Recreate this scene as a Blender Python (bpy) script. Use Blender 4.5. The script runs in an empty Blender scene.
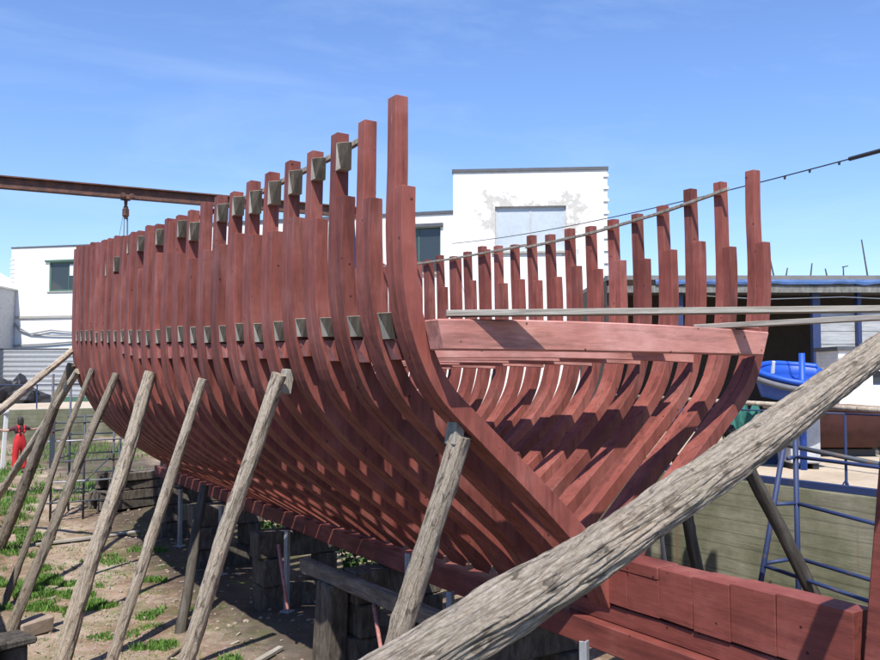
import bpy, bmesh, math, random
from mathutils import Vector, Matrix, noise, Quaternion
R = math.radians
rnd = random.Random(7)
S = bpy.context.scene
COL = S.collection

# ------------------------------------------------------------------ helpers
def link(o, parent=None):
    COL.objects.link(o)
    if parent: o.parent = parent
    return o

def tag(o, label=None, cat=None, group=None, kind=None):
    if label: o['label'] = label
    if cat: o['category'] = cat
    if group: o['group'] = group
    if kind: o['kind'] = kind
    elif cat: o['kind'] = 'thing'
    return o

def empty(name, loc=(0, 0, 0), rz=0, label=None, cat=None, group=None):
    o = bpy.data.objects.new(name, None)
    o.location = loc; o.rotation_euler = (0, 0, rz); o.empty_display_size = .2
    link(o)
    return tag(o, label, cat, group)

def mesh_obj(name, bm, mat, parent=None, smooth=False, bevel=0.0):
    bmesh.ops.recalc_face_normals(bm, faces=bm.faces)
    me = bpy.data.meshes.new(name)
    bm.to_mesh(me); bm.free()
    for m in (mat if isinstance(mat, (list, tuple)) else [mat]): me.materials.append(m)
    if smooth:
        for p in me.polygons: p.use_smooth = True
    o = bpy.data.objects.new(name, me)
    link(o, parent)
    if bevel:
        b = o.modifiers.new('bevel', 'BEVEL'); b.width = bevel; b.segments = 1
        b.limit_method = 'ANGLE'; b.angle_limit = R(40)
    return o

def box(bm, c, s, rot=None, jit=0.0, mi=0):
    """box centred on c with full sizes s; rot = Euler-like tuple or Matrix"""
    vs = []
    M = Matrix.Identity(3)
    if rot is not None:
        M = rot if isinstance(rot, Matrix) else Matrix.Rotation(rot[2], 3, 'Z') @ Matrix.Rotation(rot[1], 3, 'Y') @ Matrix.Rotation(rot[0], 3, 'X')
    for dx in (-.5, .5):
        for dy in (-.5, .5):
            for dz in (-.5, .5):
                v = Vector((dx * s[0], dy * s[1], dz * s[2]))
                if jit: v += Vector((rnd.uniform(-jit, jit), rnd.uniform(-jit, jit), rnd.uniform(-jit, jit)))
                vs.append(bm.verts.new(M @ v + Vector(c)))
    for f in ((0, 1, 3, 2), (4, 6, 7, 5), (0, 4, 5, 1), (2, 3, 7, 6), (0, 2, 6, 4), (1, 5, 7, 3)):
        fc = bm.faces.new([vs[i] for i in f]); fc.material_index = mi

def bx(bm, a, b, mi=0):
    box(bm, [(a[i] + b[i]) / 2 for i in range(3)], [abs(b[i] - a[i]) for i in range(3)], mi=mi)

def bar(bm, p0, p1, w, h, upv=(0, 0, 1), ext=0.0):
    """rectangular bar from p0 to p1: w sideways, h in the up direction"""
    p0, p1 = Vector(p0), Vector(p1)
    d = (p1 - p0).normalized(); u = Vector(upv)
    sd = d.cross(u).normalized(); u = sd.cross(d).normalized()
    M = Matrix((sd, d, u)).transposed()
    box(bm, (p0 + p1) / 2, (w, (p1 - p0).length + ext, h), rot=M)

def tube(bm, p0, p1, r0, r1=None, n=10):
    p0, p1 = Vector(p0), Vector(p1); r1 = r0 if r1 is None else r1
    d = (p1 - p0); q = d.to_track_quat('Z', 'Y')
    a, b = [], []
    for i in range(n):
        t = 2 * math.pi * i / n; u = q @ Vector((math.cos(t), math.sin(t), 0))
        a.append(bm.verts.new(p0 + u * r0)); b.append(bm.verts.new(p1 + u * r1))
    for i in range(n):
        j = (i + 1) % n; bm.faces.new((a[i], a[j], b[j], b[i]))
    bm.faces.new(a[::-1]); bm.faces.new(b)

def sweep_tube(bm, pts, r, n=8):
    pts = [Vector(p) for p in pts]; rings = []
    for i, p in enumerate(pts):
        d = (pts[min(len(pts) - 1, i + 1)] - pts[max(0, i - 1)]).normalized()
        sd = d.cross(Vector((0, 0, 1))).normalized(); up = sd.cross(d)
        rings.append([bm.verts.new(p + sd * r * math.cos(2 * math.pi * k / n) + up * r * math.sin(2 * math.pi * k / n)) for k in range(n)])
    for a, b in zip(rings[:-1], rings[1:]):
        for k in range(n): bm.faces.new((a[k], a[(k + 1) % n], b[(k + 1) % n], b[k]))
    bm.faces.new(rings[0][::-1]); bm.faces.new(rings[-1])

def path_tube(bm, pts, r, n=6):
    for a, b in zip(pts[:-1], pts[1:]): tube(bm, a, b, r, r, n)

# ------------------------------------------------------------------ materials
def nodes(name):
    m = bpy.data.materials.new(name); m.use_nodes = True
    nt = m.node_tree; b = nt.nodes['Principled BSDF']
    return m, nt, b

def N(nt, t, **kw):
    n = nt.nodes.new(t)
    for k, v in kw.items():
        if k in n.inputs: n.inputs[k].default_value = v
        else: setattr(n, k, v)
    return n

def coords(nt, scale=(1, 1, 1), kind='Object'):
    tc = N(nt, 'ShaderNodeTexCoord'); mp = N(nt, 'ShaderNodeMapping')
    mp.inputs['Scale'].default_value = scale
    nt.links.new(tc.outputs[kind], mp.inputs['Vector'])
    return mp.outputs['Vector']

def noise_tex(nt, vec, scale, detail=5, rough=.6, dist=0.0):
    n = N(nt, 'ShaderNodeTexNoise'); n.inputs['Scale'].default_value = scale
    n.inputs['Detail'].default_value = detail; n.inputs['Roughness'].default_value = rough
    n.inputs['Distortion'].default_value = dist
    nt.links.new(vec, n.inputs['Vector']); return n.outputs['Fac']

def ramp(nt, fac, stops):
    r = N(nt, 'ShaderNodeValToRGB'); e = r.color_ramp.elements
    while len(e) > 1: e.remove(e[-1])
    for i, (p, c) in enumerate(stops):
        el = e[0] if i == 0 else e.new(p)
        el.position = p; el.color = (*c, 1) if len(c) == 3 else c
    nt.links.new(fac, r.inputs['Fac']); return r.outputs['Color']

def mix(nt, fac, a, b, mode='MIX'):
    m = N(nt, 'ShaderNodeMix', data_type='RGBA', blend_type=mode)
    for sock, v in ((m.inputs[0], fac), (m.inputs[6], a), (m.inputs[7], b)):
        if hasattr(v, 'links'): nt.links.new(v, sock)
        elif isinstance(v, (int, float)): sock.default_value = v
        else: sock.default_value = (*v, 1)
    return m.outputs[2]

def bump(nt, b, h, strength=.4, dist=.02):
    n = N(nt, 'ShaderNodeBump'); n.inputs['Strength'].default_value = strength; n.inputs['Distance'].default_value = dist
    nt.links.new(h, n.inputs['Height']); nt.links.new(n.outputs['Normal'], b.inputs['Normal'])

def obj_random(nt, lo, hi):
    oi = N(nt, 'ShaderNodeObjectInfo'); mr = N(nt, 'ShaderNodeMapRange')
    mr.inputs['To Min'].default_value = lo; mr.inputs['To Max'].default_value = hi
    nt.links.new(oi.outputs['Random'], mr.inputs['Value']); return mr.outputs['Result']

def N_map(nt, sock, lo, hi):
    m_ = N(nt, 'ShaderNodeMapRange'); m_.inputs['From Min'].default_value = lo; m_.inputs['From Max'].default_value = hi
    nt.links.new(sock, m_.inputs['Value']); return m_.outputs['Result']

def vary(nt, col, val, sat=1.0):
    h = N(nt, 'ShaderNodeHueSaturation'); h.inputs['Saturation'].default_value = sat
    nt.links.new(col, h.inputs['Color'])
    if hasattr(val, 'links'): nt.links.new(val, h.inputs['Value'])
    else: h.inputs['Value'].default_value = val
    return h.outputs['Color']

def grey(v): return (v, v, v)

def red_paint(name, a, b, c, lo=.76, hi=1.2, rough=.66, stretch=(1, 1, 1)):
    """primer-red timber: cloudy fading, brush streaks, small dark bolt heads, scuffs"""
    m, nt, p = nodes(name)
    v = coords(nt)
    vs = coords(nt, stretch)
    big = noise_tex(nt, v, 1.7, 4, .6); fine = noise_tex(nt, vs, 26, 6, .7)
    col = ramp(nt, big, [(.3, a), (.52, b), (.72, c)])
    col = mix(nt, .5, col, ramp(nt, fine, [(.3, grey(.36)), (.55, grey(.5)), (.75, grey(.68))]), 'OVERLAY')
    vo = N(nt, 'ShaderNodeTexVoronoi', feature='F1'); vo.inputs['Scale'].default_value = 5.5
    nt.links.new(v, vo.inputs['Vector'])
    dots = ramp(nt, vo.outputs['Distance'], [(.055, grey(0)), (.085, grey(1))])
    col = mix(nt, dots, tuple(x * .28 for x in a), col)
    scuff = ramp(nt, noise_tex(nt, vs, 9, 8, .75), [(.655, grey(0)), (.72, grey(.8))])
    col = mix(nt, scuff, col, tuple(min(1, x * 1.35 + .07) for x in c))
    runs = ramp(nt, noise_tex(nt, coords(nt, tuple(q if q < 1 else 1.6 for q in stretch)), 7, 5, .6), [(.36, grey(.62)), (.47, grey(1))])
    col = mix(nt, .75, col, runs, 'MULTIPLY')
    dirt = ramp(nt, noise_tex(nt, vs, 5, 6, .7), [(.32, grey(.45)), (.50, grey(1))])
    col = mix(nt, .7, col, dirt, 'MULTIPLY')
    col = vary(nt, col, obj_random(nt, lo, hi))
    nt.links.new(col, p.inputs['Base Color'])
    p.inputs['Roughness'].default_value = rough
    p.inputs['Specular IOR Level'].default_value = .35
    bump(nt, p, fine, .35, .01)
    return m

def weathered(name, dark, mid, light, zs=.07, scale=22, rough=.9, bumpd=.015, lo=.85, hi=1.12, lichen=None):
    """grain runs along the object's own z axis"""
    m, nt, p = nodes(name)
    v = coords(nt, (1, 1, zs)); v0 = coords(nt)
    g = noise_tex(nt, v, scale, 8, .7, .6); cl = noise_tex(nt, v0, 2.2, 5, .6)
    col = ramp(nt, g, [(.3, dark), (.5, mid), (.68, light)])
    col = mix(nt, .55, col, ramp(nt, cl, [(.3, grey(.55)), (.5, grey(.95)), (.7, grey(1.0))]), 'MULTIPLY')
    if lichen:
        f = ramp(nt, noise_tex(nt, v0, 3.5, 6, .7), [(.55, grey(0)), (.68, grey(.7))])
        col = mix(nt, f, col, lichen)
    col = vary(nt, col, obj_random(nt, lo, hi))
    nt.links.new(col, p.inputs['Base Color']); p.inputs['Roughness'].default_value = rough
    p.inputs['Specular IOR Level'].default_value = .2
    bump(nt, p, g, .8, bumpd)
    return m

def old_bark(name, gain=1.0, fsc=55, lo=1.0, hi=1.02):
    """weathered bark-stripped trunk: short flakes along z, dark cracks and pits, lichen"""
    m, nt, p = nodes(name)
    v0 = coords(nt); v1 = coords(nt, (1, 1, .24)); v2 = coords(nt, (1, 1, .07))
    fl = noise_tex(nt, coords(nt, (1, 1, .30)), fsc * 1.2, 9, .8, .4); fib = noise_tex(nt, v2, 34, 8, .7, .4); cl = noise_tex(nt, v0, 3.0, 6, .65)
    pit = noise_tex(nt, coords(nt, (1, 1, .4)), 17, 7, .65, .6)
    col = ramp(nt, fl, [(.30, (.15, .115, .08)), (.44, (.275, .225, .17)), (.55, (.37, .315, .25)), (.68, (.51, .45, .37))])
    col = mix(nt, .32, col, ramp(nt, fib, [(.34, grey(.30)), (.48, grey(.9)), (.7, grey(1))]), 'MULTIPLY')
    vo = N(nt, 'ShaderNodeTexVoronoi', feature='DISTANCE_TO_EDGE'); vo.inputs['Scale'].default_value = 16
    wv = N(nt, 'ShaderNodeMix', data_type='VECTOR'); nz = N(nt, 'ShaderNodeTexNoise'); nz.inputs['Scale'].default_value = 9
    nt.links.new(v2, nz.inputs['Vector']); wv.inputs[0].default_value = .10
    nt.links.new(v2, wv.inputs[4]); nt.links.new(nz.outputs['Color'], wv.inputs[5]); nt.links.new(wv.outputs[1], vo.inputs['Vector'])
    crack = ramp(nt, vo.outputs['Distance'], [(.0, grey(.18)), (.045, grey(.75)), (.09, grey(1))])
    col = mix(nt, .38, col, crack, 'MULTIPLY')
    col = mix(nt, ramp(nt, pit, [(.555, grey(0)), (.63, grey(.85))]), col, (.085, .07, .053))
    col = mix(nt, ramp(nt, cl, [(.54, grey(0)), (.68, grey(.35))]), col, (.26, .24, .155))
    col = mix(nt, ramp(nt, noise_tex(nt, v0, 1.6, 4, .5), [(.55, grey(0)), (.7, grey(.35))]), col, (.36, .27, .19))
    col = vary(nt, col, obj_random(nt, gain * lo, gain * hi))
    nt.links.new(col, p.inputs['Base Color']); p.inputs['Roughness'].default_value = .92; p.inputs['Specular IOR Level'].default_value = .15
    ad = N(nt, 'ShaderNodeMath', operation='MULTIPLY_ADD'); nt.links.new(crack, ad.inputs[0]); ad.inputs[1].default_value = .45; nt.links.new(fl, ad.inputs[2])
    bump(nt, p, ad.outputs[0], 1.0, .022)
    return m

def plain(name, col, rough=.6, metal=0.0, var=.25, scale=6, bumps=.15, lo=.92, hi=1.06):
    m, nt, p = nodes(name)
    v = coords(nt); n1 = noise_tex(nt, v, scale, 6, .65); n2 = noise_tex(nt, v, scale * 6, 4, .6)
    d = tuple(x * (1 - var) for x in col); l = tuple(min(1, x * (1 + var * .5)) for x in col)
    c = ramp(nt, n1, [(.3, d), (.5, col), (.72, l)])
    c = mix(nt, .25, c, ramp(nt, n2, [(.3, grey(.6)), (.6, grey(1))]), 'MULTIPLY')
    c = vary(nt, c, obj_random(nt, lo, hi))
    nt.links.new(c, p.inputs['Base Color']); p.inputs['Roughness'].default_value = rough; p.inputs['Metallic'].default_value = metal
    if bumps: bump(nt, p, n2, bumps, .01)
    return m

def rusty(name, base, rust, amount=.5, rough=.6):
    m, nt, p = nodes(name)
    v = coords(nt); n1 = noise_tex(nt, v, 5, 8, .7)
    f = ramp(nt, n1, [(amount - .05, grey(0)), (amount + .08, grey(1))])
    c = mix(nt, f, base, rust); c = vary(nt, c, obj_random(nt, .9, 1.1))
    nt.links.new(c, p.inputs['Base Color']); p.inputs['Roughness'].default_value = rough
    bump(nt, p, noise_tex(nt, v, 40, 4, .6), .2, .005)
    return m

def brick_white(name, patch=None):
    """whitewashed brickwork in the object's own x-z plane, with optional bare cement patches"""
    m, nt, p = nodes(name)
    tc = N(nt, 'ShaderNodeTexCoord'); sp = N(nt, 'ShaderNodeSeparateXYZ'); nt.links.new(tc.outputs['Object'], sp.inputs[0])
    cb = N(nt, 'ShaderNodeCombineXYZ'); ad = N(nt, 'ShaderNodeMath', operation='ADD')
    nt.links.new(sp.outputs[0], ad.inputs[0]); nt.links.new(sp.outputs[1], ad.inputs[1])
    nt.links.new(ad.outputs[0], cb.inputs[0]); nt.links.new(sp.outputs[2], cb.inputs[1])
    br = N(nt, 'ShaderNodeTexBrick'); nt.links.new(cb.outputs[0], br.inputs['Vector'])
    br.inputs['Scale'].default_value = 1; br.inputs['Brick Width'].default_value = .26; br.inputs['Row Height'].default_value = .09
    br.inputs['Mortar Size'].default_value = .009; br.inputs['Mortar Smooth'].default_value = .4
    br.inputs['Color1'].default_value = (.80, .79, .76, 1); br.inputs['Color2'].default_value = (.74, .735, .71, 1); br.inputs['Mortar'].default_value = (.66, .65, .63, 1)
    v = tc.outputs['Object']
    st = ramp(nt, noise_tex(nt, v, 1.3, 7, .7), [(.28, (.80, .78, .73)), (.5, (1, 1, 1))])
    col = mix(nt, .6, br.outputs['Color'], st, 'MULTIPLY')
    chips = ramp(nt, noise_tex(nt, v, 3.6, 9, .78), [(.645, grey(0)), (.67, grey(1))])
    col = mix(nt, chips, col, (.27, .235, .20))
    col = mix(nt, ramp(nt, noise_tex(nt, coords(nt, (1, 1, .2)), 1.6, 6, .7), [(.56, grey(0)), (.72, grey(.5))]), col, (.46, .44, .40))
    if patch:
        x0, x1, z0, z1, w = patch
        def edge(sock, lo, hi):
            a = N(nt, 'ShaderNodeMapRange'); a.inputs['From Min'].default_value = lo - w; a.inputs['From Max'].default_value = lo + w
            nt.links.new(sock, a.inputs['Value'])
            b_ = N(nt, 'ShaderNodeMapRange'); b_.inputs['From Min'].default_value = hi + w; b_.inputs['From Max'].default_value = hi - w
            nt.links.new(sock, b_.inputs['Value'])
            mm = N(nt, 'ShaderNodeMath', operation='MINIMUM'); nt.links.new(a.outputs[0], mm.inputs[0]); nt.links.new(b_.outputs[0], mm.inputs[1])
            return mm.outputs[0]
        e = N(nt, 'ShaderNodeMath', operation='MINIMUM'); nt.links.new(edge(sp.outputs[0], x0, x1), e.inputs[0]); nt.links.new(edge(sp.outputs[2], z0, z1), e.inputs[1])
        ns = noise_tex(nt, v, 1.5, 7, .65)
        a2 = N(nt, 'ShaderNodeMath', operation='MULTIPLY_ADD'); nt.links.new(e.outputs[0], a2.inputs[0]); a2.inputs[1].default_value = .42; nt.links.new(ns, a2.inputs[2])
        f = ramp(nt, a2.outputs[0], [(.795, grey(0)), (.82, grey(1))])
        cem = ramp(nt, noise_tex(nt, v, 5, 6, .6), [(.3, (.44, .425, .38)), (.7, (.57, .55, .50))])
        col = mix(nt, f, col, cem)
    nt.links.new(col, p.inputs['Base Color']); p.inputs['Roughness'].default_value = .85
    p.inputs['Specular IOR Level'].default_value = .2
    bump(nt, p, br.outputs['Fac'], -.35, .01)
    return m

def glass(name, tint, rough=.06):
    m, nt, p = nodes(name)
    p.inputs['Base Color'].default_value = (*tint, 1); p.inputs['Roughness'].default_value = rough
    p.inputs['Specular IOR Level'].default_value = .6
    v = coords(nt); bump(nt, p, noise_tex(nt, v, .8, 2, .5), .05, .05)
    return m

M = {}
M['red'] = red_paint('primer_red_timber', (.185, .048, .034), (.24, .070, .052), (.30, .110, .088), stretch=(1, 1, .16))
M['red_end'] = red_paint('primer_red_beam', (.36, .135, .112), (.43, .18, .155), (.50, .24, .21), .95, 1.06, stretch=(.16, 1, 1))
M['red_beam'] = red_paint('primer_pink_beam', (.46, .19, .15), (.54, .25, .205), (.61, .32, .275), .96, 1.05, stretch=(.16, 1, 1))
M['red_dead'] = red_paint('primer_red_deadwood', (.165, .039, .028), (.21, .055, .042), (.28, .096, .076), .95, 1.08, stretch=(1, .12, 1))
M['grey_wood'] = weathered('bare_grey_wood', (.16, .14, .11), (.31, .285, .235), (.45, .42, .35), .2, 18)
M['grey_dark'] = weathered('grey_wood_dark_face', (.026, .021, .015), (.055, .046, .035), (.095, .083, .066), .2, 18)  # darker copy of the grey wood for chamfered and aft chock faces
M['chock'] = weathered('pale_chock_wood', (.27, .23, .175), (.41, .36, .29), (.52, .47, .40), .2, 18)  # paler copy of the grey wood for outer chock faces and chips
M['plank'] = weathered('scaffold_plank', (.22, .19, .15), (.37, .34, .29), (.50, .47, .41), .06, 18)
M['log'] = weathered('weathered_shore_log', (.21, .165, .12), (.40, .335, .265), (.56, .50, .42), .08, 20, lo=.78, hi=1.05, lichen=(.25, .24, .17))
M['log_grey'] = old_bark('silver_grey_log', 1.42)
M['shore'] = old_bark('pale_shore_log', 1.55, 75, .88, 1.1)
M['shore_dark'] = old_bark('grey_brown_shore_log', .78, 75, .85, 1.15)
M['log_dark'] = weathered('dark_brown_log', (.035, .03, .025), (.085, .073, .06), (.16, .145, .12), .08, 18)  # plain dark brown for posts, stick and starboard shores
M['block'] = weathered('keel_block_timber', (.05, .042, .034), (.12, .10, .08), (.21, .185, .15), .3, 12)
M['balk'] = weathered('brown_balk', (.075, .06, .045), (.17, .14, .11), (.28, .24, .195), .15, 14)
M['steel_grey'] = plain('galvanised_steel', (.36, .38, .40), .5, .3)
M['blue_steel'] = rusty('blue_painted_steel', (.022, .040, .115), (.11, .075, .06), .63)
M['dark_steel'] = rusty('dark_scaffold_steel', (.05, .065, .085), (.12, .07, .045), .55)
M['rust'] = rusty('rusty_crane_steel', (.085, .042, .03), (.15, .065, .04), .5, .75)
M['white_paint'] = plain('white_paint', (.74, .74, .71), .6, 0, .12)
M['brick'] = brick_white('whitewashed_brick')
M['flash'] = plain('dark_roof_edge', (.085, .09, .10), .6)
M['roof'] = plain('roof_felt', (.12, .12, .125), .9)
M['glass_d'] = glass('dark_glass', (.03, .04, .045))
M['glass_l'] = plain('pale_shutter', (.50, .56, .60), .4, 0, .10, 1.2, 0)
M['green_frame'] = plain('green_window_frame', (.06, .14, .10), .6)
M['sill'] = plain('concrete_sill', (.38, .37, .34), .9)
M['sheet'] = plain('grey_cladding', (.27, .285, .30), .55, .1, .15)
M['shed_dark'] = plain('dark_shed_boards', (.05, .042, .037), .9)
M['shed_roof'] = plain('shed_roof_sheet', (.17, .165, .16), .8)
M['fascia'] = weathered('shed_fascia', (.10, .10, .09), (.19, .19, .175), (.27, .27, .25), .3, 9)
M['tarp_blue'] = plain('blue_tarpaulin', (.06, .13, .30), .6, 0, .4, 3)
M['boards'] = None
M['boat_blue'] = plain('blue_boat_gelcoat', (.012, .085, .46), .5, 0, .2, 3, .03)
M['rubber'] = plain('grey_rubber', (.14, .14, .15), .7)
M['boat_red'] = plain('dark_red_hull', (.06, .016, .014), .75, 0, .45, 4)  # red lowered to put the boat's shade into its colour
M['deck_brown'] = plain('brown_deck', (.30, .20, .13), .8)
M['pale_grey'] = plain('pale_grey_paint', (.48, .49, .49), .6)
M['net'] = plain('teal_net', (.03, .16, .13), .9, 0, .5, 14)
M['net_b'] = plain('blue_net', (.05, .10, .22), .9, 0, .5, 14)
M['black'] = plain('black_plastic', (.022, .022, .025), .55)
M['cable'] = plain('dark_cable', (.03, .03, .032), .6)
M['chain'] = plain('steel_chain', (.22, .24, .27), .5, .4)
M['stone'] = plain('pale_stone', (.34, .27, .21), .95, 0, .35, 8, .3)
M['skin'] = plain('skin', (.42, .24, .17), .5, 0, .08)
M['overall'] = plain('red_overalls', (.50, .018, .022), .8, 0, .2, 9)
M['shirt'] = plain('dark_shirt', (.10, .03, .04), .85, 0, .2, 9)
M['hair'] = plain('dark_hair', (.035, .024, .018), .6)
M['boot'] = plain('boots', (.04, .03, .025), .7)
M['weed'] = plain('weed_leaf', (.07, .15, .025), .7, 0, .45, 5, 0, .7, 1.25)

# grey boards, grain along x
def boards_mat():
    m, nt, p = nodes('weathered_board_wall')
    v = coords(nt, (.12, 1, 1)); g = noise_tex(nt, v, 14, 7, .7)
    c = ramp(nt, g, [(.3, (.25, .26, .26)), (.5, (.38, .39, .39)), (.7, (.50, .50, .49))])
    nt.links.new(c, p.inputs['Base Color']); p.inputs['Roughness'].default_value = .85
    bump(nt, p, g, .4, .01); return m
M['boards'] = boards_mat()

def ground_mat():
    m, nt, p = nodes('pit_dirt')
    v = coords(nt)
    big = noise_tex(nt, v, .55, 6, .65); mid = noise_tex(nt, v, 3.2, 7, .7); fine = noise_tex(nt, v, 28, 6, .75)
    base = ramp(nt, big, [(.34, (.20, .125, .08)), (.5, (.335, .245, .17)), (.64, (.46, .375, .29))])
    base = mix(nt, .65, base, ramp(nt, mid, [(.3, (.40, .36, .33)), (.55, (.95, .93, .9)), (.75, (1, 1, 1))]), 'MULTIPLY')
    vo = N(nt, 'ShaderNodeTexVoronoi', feature='F1'); vo.inputs['Scale'].default_value = 22
    nt.links.new(v, vo.inputs['Vector'])
    peb = mix(nt, ramp(nt, vo.outputs['Distance'], [(.25, grey(.75)), (.5, grey(0))]), base, mix(nt, .55, vo.outputs['Color'], (.52, .42, .36)))
    col = mix(nt, ramp(nt, mid, [(.42, grey(.05)), (.62, grey(.75))]), base, peb)
    red = ramp(nt, noise_tex(nt, v, 1.1, 6, .7), [(.60, grey(0)), (.72, grey(.55))])
    col = mix(nt, red, col, (.30, .135, .115))
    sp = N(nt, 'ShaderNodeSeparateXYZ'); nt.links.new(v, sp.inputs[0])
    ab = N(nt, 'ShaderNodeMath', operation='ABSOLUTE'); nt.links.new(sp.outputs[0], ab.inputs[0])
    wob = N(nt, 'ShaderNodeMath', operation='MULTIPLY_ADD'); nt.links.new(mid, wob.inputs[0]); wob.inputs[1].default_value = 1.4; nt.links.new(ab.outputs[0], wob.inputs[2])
    under_hull_dark = ramp(nt, N_map(nt, wob.outputs[0], 1.9, 2.9), [(0, grey(.78)), (1, grey(0))])  # soil colour darkened under the hull to deepen the bilge shade
    col = mix(nt, under_hull_dark, col, (.052, .042, .034))
    moss = ramp(nt, noise_tex(nt, v, .9, 9, .75), [(.51, grey(0)), (.64, grey(.7))])
    col = mix(nt, moss, col, (.105, .125, .04))
    nt.links.new(col, p.inputs['Base Color']); p.inputs['Roughness'].default_value = .95; p.inputs['Specular IOR Level'].default_value = .15
    ad = N(nt, 'ShaderNodeMath', operation='ADD'); nt.links.new(fine, ad.inputs[0]); nt.links.new(mid, ad.inputs[1])
    bump(nt, p, ad.outputs[0], .7, .04)
    return m

def quay_mat():
    m, nt, p = nodes('sandy_quay')
    v = coords(nt)
    a = noise_tex(nt, v, .35, 6, .6); b = noise_tex(nt, v, 7, 7, .7)
    col = ramp(nt, a, [(.35, (.40, .31, .21)), (.52, (.52, .42, .30)), (.66, (.47, .42, .34))])
    col = mix(nt, .5, col, ramp(nt, b, [(.3, grey(.6)), (.55, grey(1))]), 'MULTIPLY')
    g = ramp(nt, noise_tex(nt, v, .8, 8, .7), [(.60, grey(0)), (.70, grey(.6))])
    col = mix(nt, g, col, (.14, .17, .06))
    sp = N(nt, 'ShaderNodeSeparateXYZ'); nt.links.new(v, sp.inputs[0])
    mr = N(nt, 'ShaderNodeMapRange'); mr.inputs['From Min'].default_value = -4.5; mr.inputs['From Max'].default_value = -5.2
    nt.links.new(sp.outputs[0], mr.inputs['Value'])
    col = mix(nt, mr.outputs[0], col, ramp(nt, b, [(.3, (.035, .033, .03)), (.7, (.07, .066, .06))]))  # unseen port quay darkened to cut light bounced onto the bilge
    nt.links.new(col, p.inputs['Base Color']); p.inputs['Roughness'].default_value = .95
    bump(nt, p, b, .4, .03); return m

def wall_mat():
    """old shuttered concrete: board lines, green algae, rust runs"""
    m, nt, p = nodes('algae_concrete')
    v = coords(nt); tc = N(nt, 'ShaderNodeTexCoord'); sp = N(nt, 'ShaderNodeSeparateXYZ'); nt.links.new(tc.outputs['Object'], sp.inputs[0])
    vs = coords(nt, (.25, .25, 2.2))
    a = noise_tex(nt, vs, 4, 7, .7); b = noise_tex(nt, v, 1.1, 6, .65)
    col = ramp(nt, b, [(.32, (.115, .12, .070)), (.5, (.185, .185, .115)), (.68, (.28, .265, .19))])
    col = mix(nt, .55, col, ramp(nt, a, [(.3, grey(.5)), (.55, grey(1))]), 'MULTIPLY')
    w = N(nt, 'ShaderNodeTexWave', bands_direction='Z'); w.inputs['Scale'].default_value = 1.6; w.inputs['Distortion'].default_value = .5; w.inputs['Detail'].default_value = 2
    nt.links.new(v, w.inputs['Vector'])
    ln = ramp(nt, w.outputs['Fac'], [(.0, grey(.45)), (.05, grey(1))])
    col = mix(nt, .6, col, ln, 'MULTIPLY')
    vr = coords(nt, (1, 2.2, .12)); rr = ramp(nt, noise_tex(nt, vr, 2.0, 4, .5), [(.66, grey(0)), (.74, grey(.7))])
    col = mix(nt, rr, col, (.20, .10, .045))
    wh = ramp(nt, noise_tex(nt, v, 9, 8, .8), [(.72, grey(0)), (.76, grey(.9))])
    col = mix(nt, wh, col, (.5, .49, .43))
    nt.links.new(col, p.inputs['Base Color']); p.inputs['Roughness'].default_value = .9
    bump(nt, p, a, .5, .02); return m

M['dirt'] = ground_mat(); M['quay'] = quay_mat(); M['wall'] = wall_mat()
M['kerb'] = plain('quay_edge_concrete', (.36, .34, .27), .9, 0, .4, 5, .3)

def grass_mat():
    m, nt, p = nodes('grass_blades')
    v = coords(nt); c = ramp(nt, noise_tex(nt, v, 4, 4, .7), [(.3, (.05, .115, .016)), (.55, (.095, .205, .028)), (.75, (.18, .25, .05))])
    nt.links.new(c, p.inputs['Base Color']); p.inputs['Roughness'].default_value = .7
    p.inputs['Subsurface Weight'].default_value = 0
    return m
M['grass'] = grass_mat()

# ------------------------------------------------------------------ terrain
XW, XP, Y0, Y1 = 4.70, -5.50, -9.0, 36.0          # pit: starboard wall, port wall, both ends
def pit_z(x, y):
    t = min(1, max(0, (y - 11) / 12.3)); t = t * t * (3 - 2 * t)
    z = -2.35 + .85 * t + .2 * min(1, max(0, (y - 23.3) / 13))
    z += .05 * noise.noise(Vector((x * .8, y * .8, 0))) + .02 * noise.noise(Vector((x * 3, y * 3, 4)))
    return z

bm = bmesh.new()
nx, ny = 60, 260
grid = [[bm.verts.new((XP - .3 + (XW - XP + .6) * i / nx, Y0 - .3 + (Y1 - Y0 + .6) * j / ny, 0)) for j in range(ny + 1)] for i in range(nx + 1)]
for r_ in grid:
    for v in r_: v.co.z = pit_z(v.co.x, v.co.y)
for i in range(nx):
    for j in range(ny): bm.faces.new((grid[i][j], grid[i + 1][j], grid[i + 1][j + 1], grid[i][j + 1]))
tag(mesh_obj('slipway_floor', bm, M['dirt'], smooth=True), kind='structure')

# one ground sheet to the horizon, with the pit cut out
bm = bmesh.new()
xs = [-900, -60, XP - .02, XW + .30, 60, 900]; ys = [-900, -60, Y0 - .02, Y1 + .3, 90, 900]
gv = [[bm.verts.new((x, y, 0)) for y in ys] for x in xs]
for i in range(5):
    for j in range(5):
        if i == 2 and j == 2: continue
        bm.faces.new((gv[i][j], gv[i + 1][j], gv[i + 1][j + 1], gv[i][j + 1]))
tag(mesh_obj('ground', bm, M['quay']), kind='structure')

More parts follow.
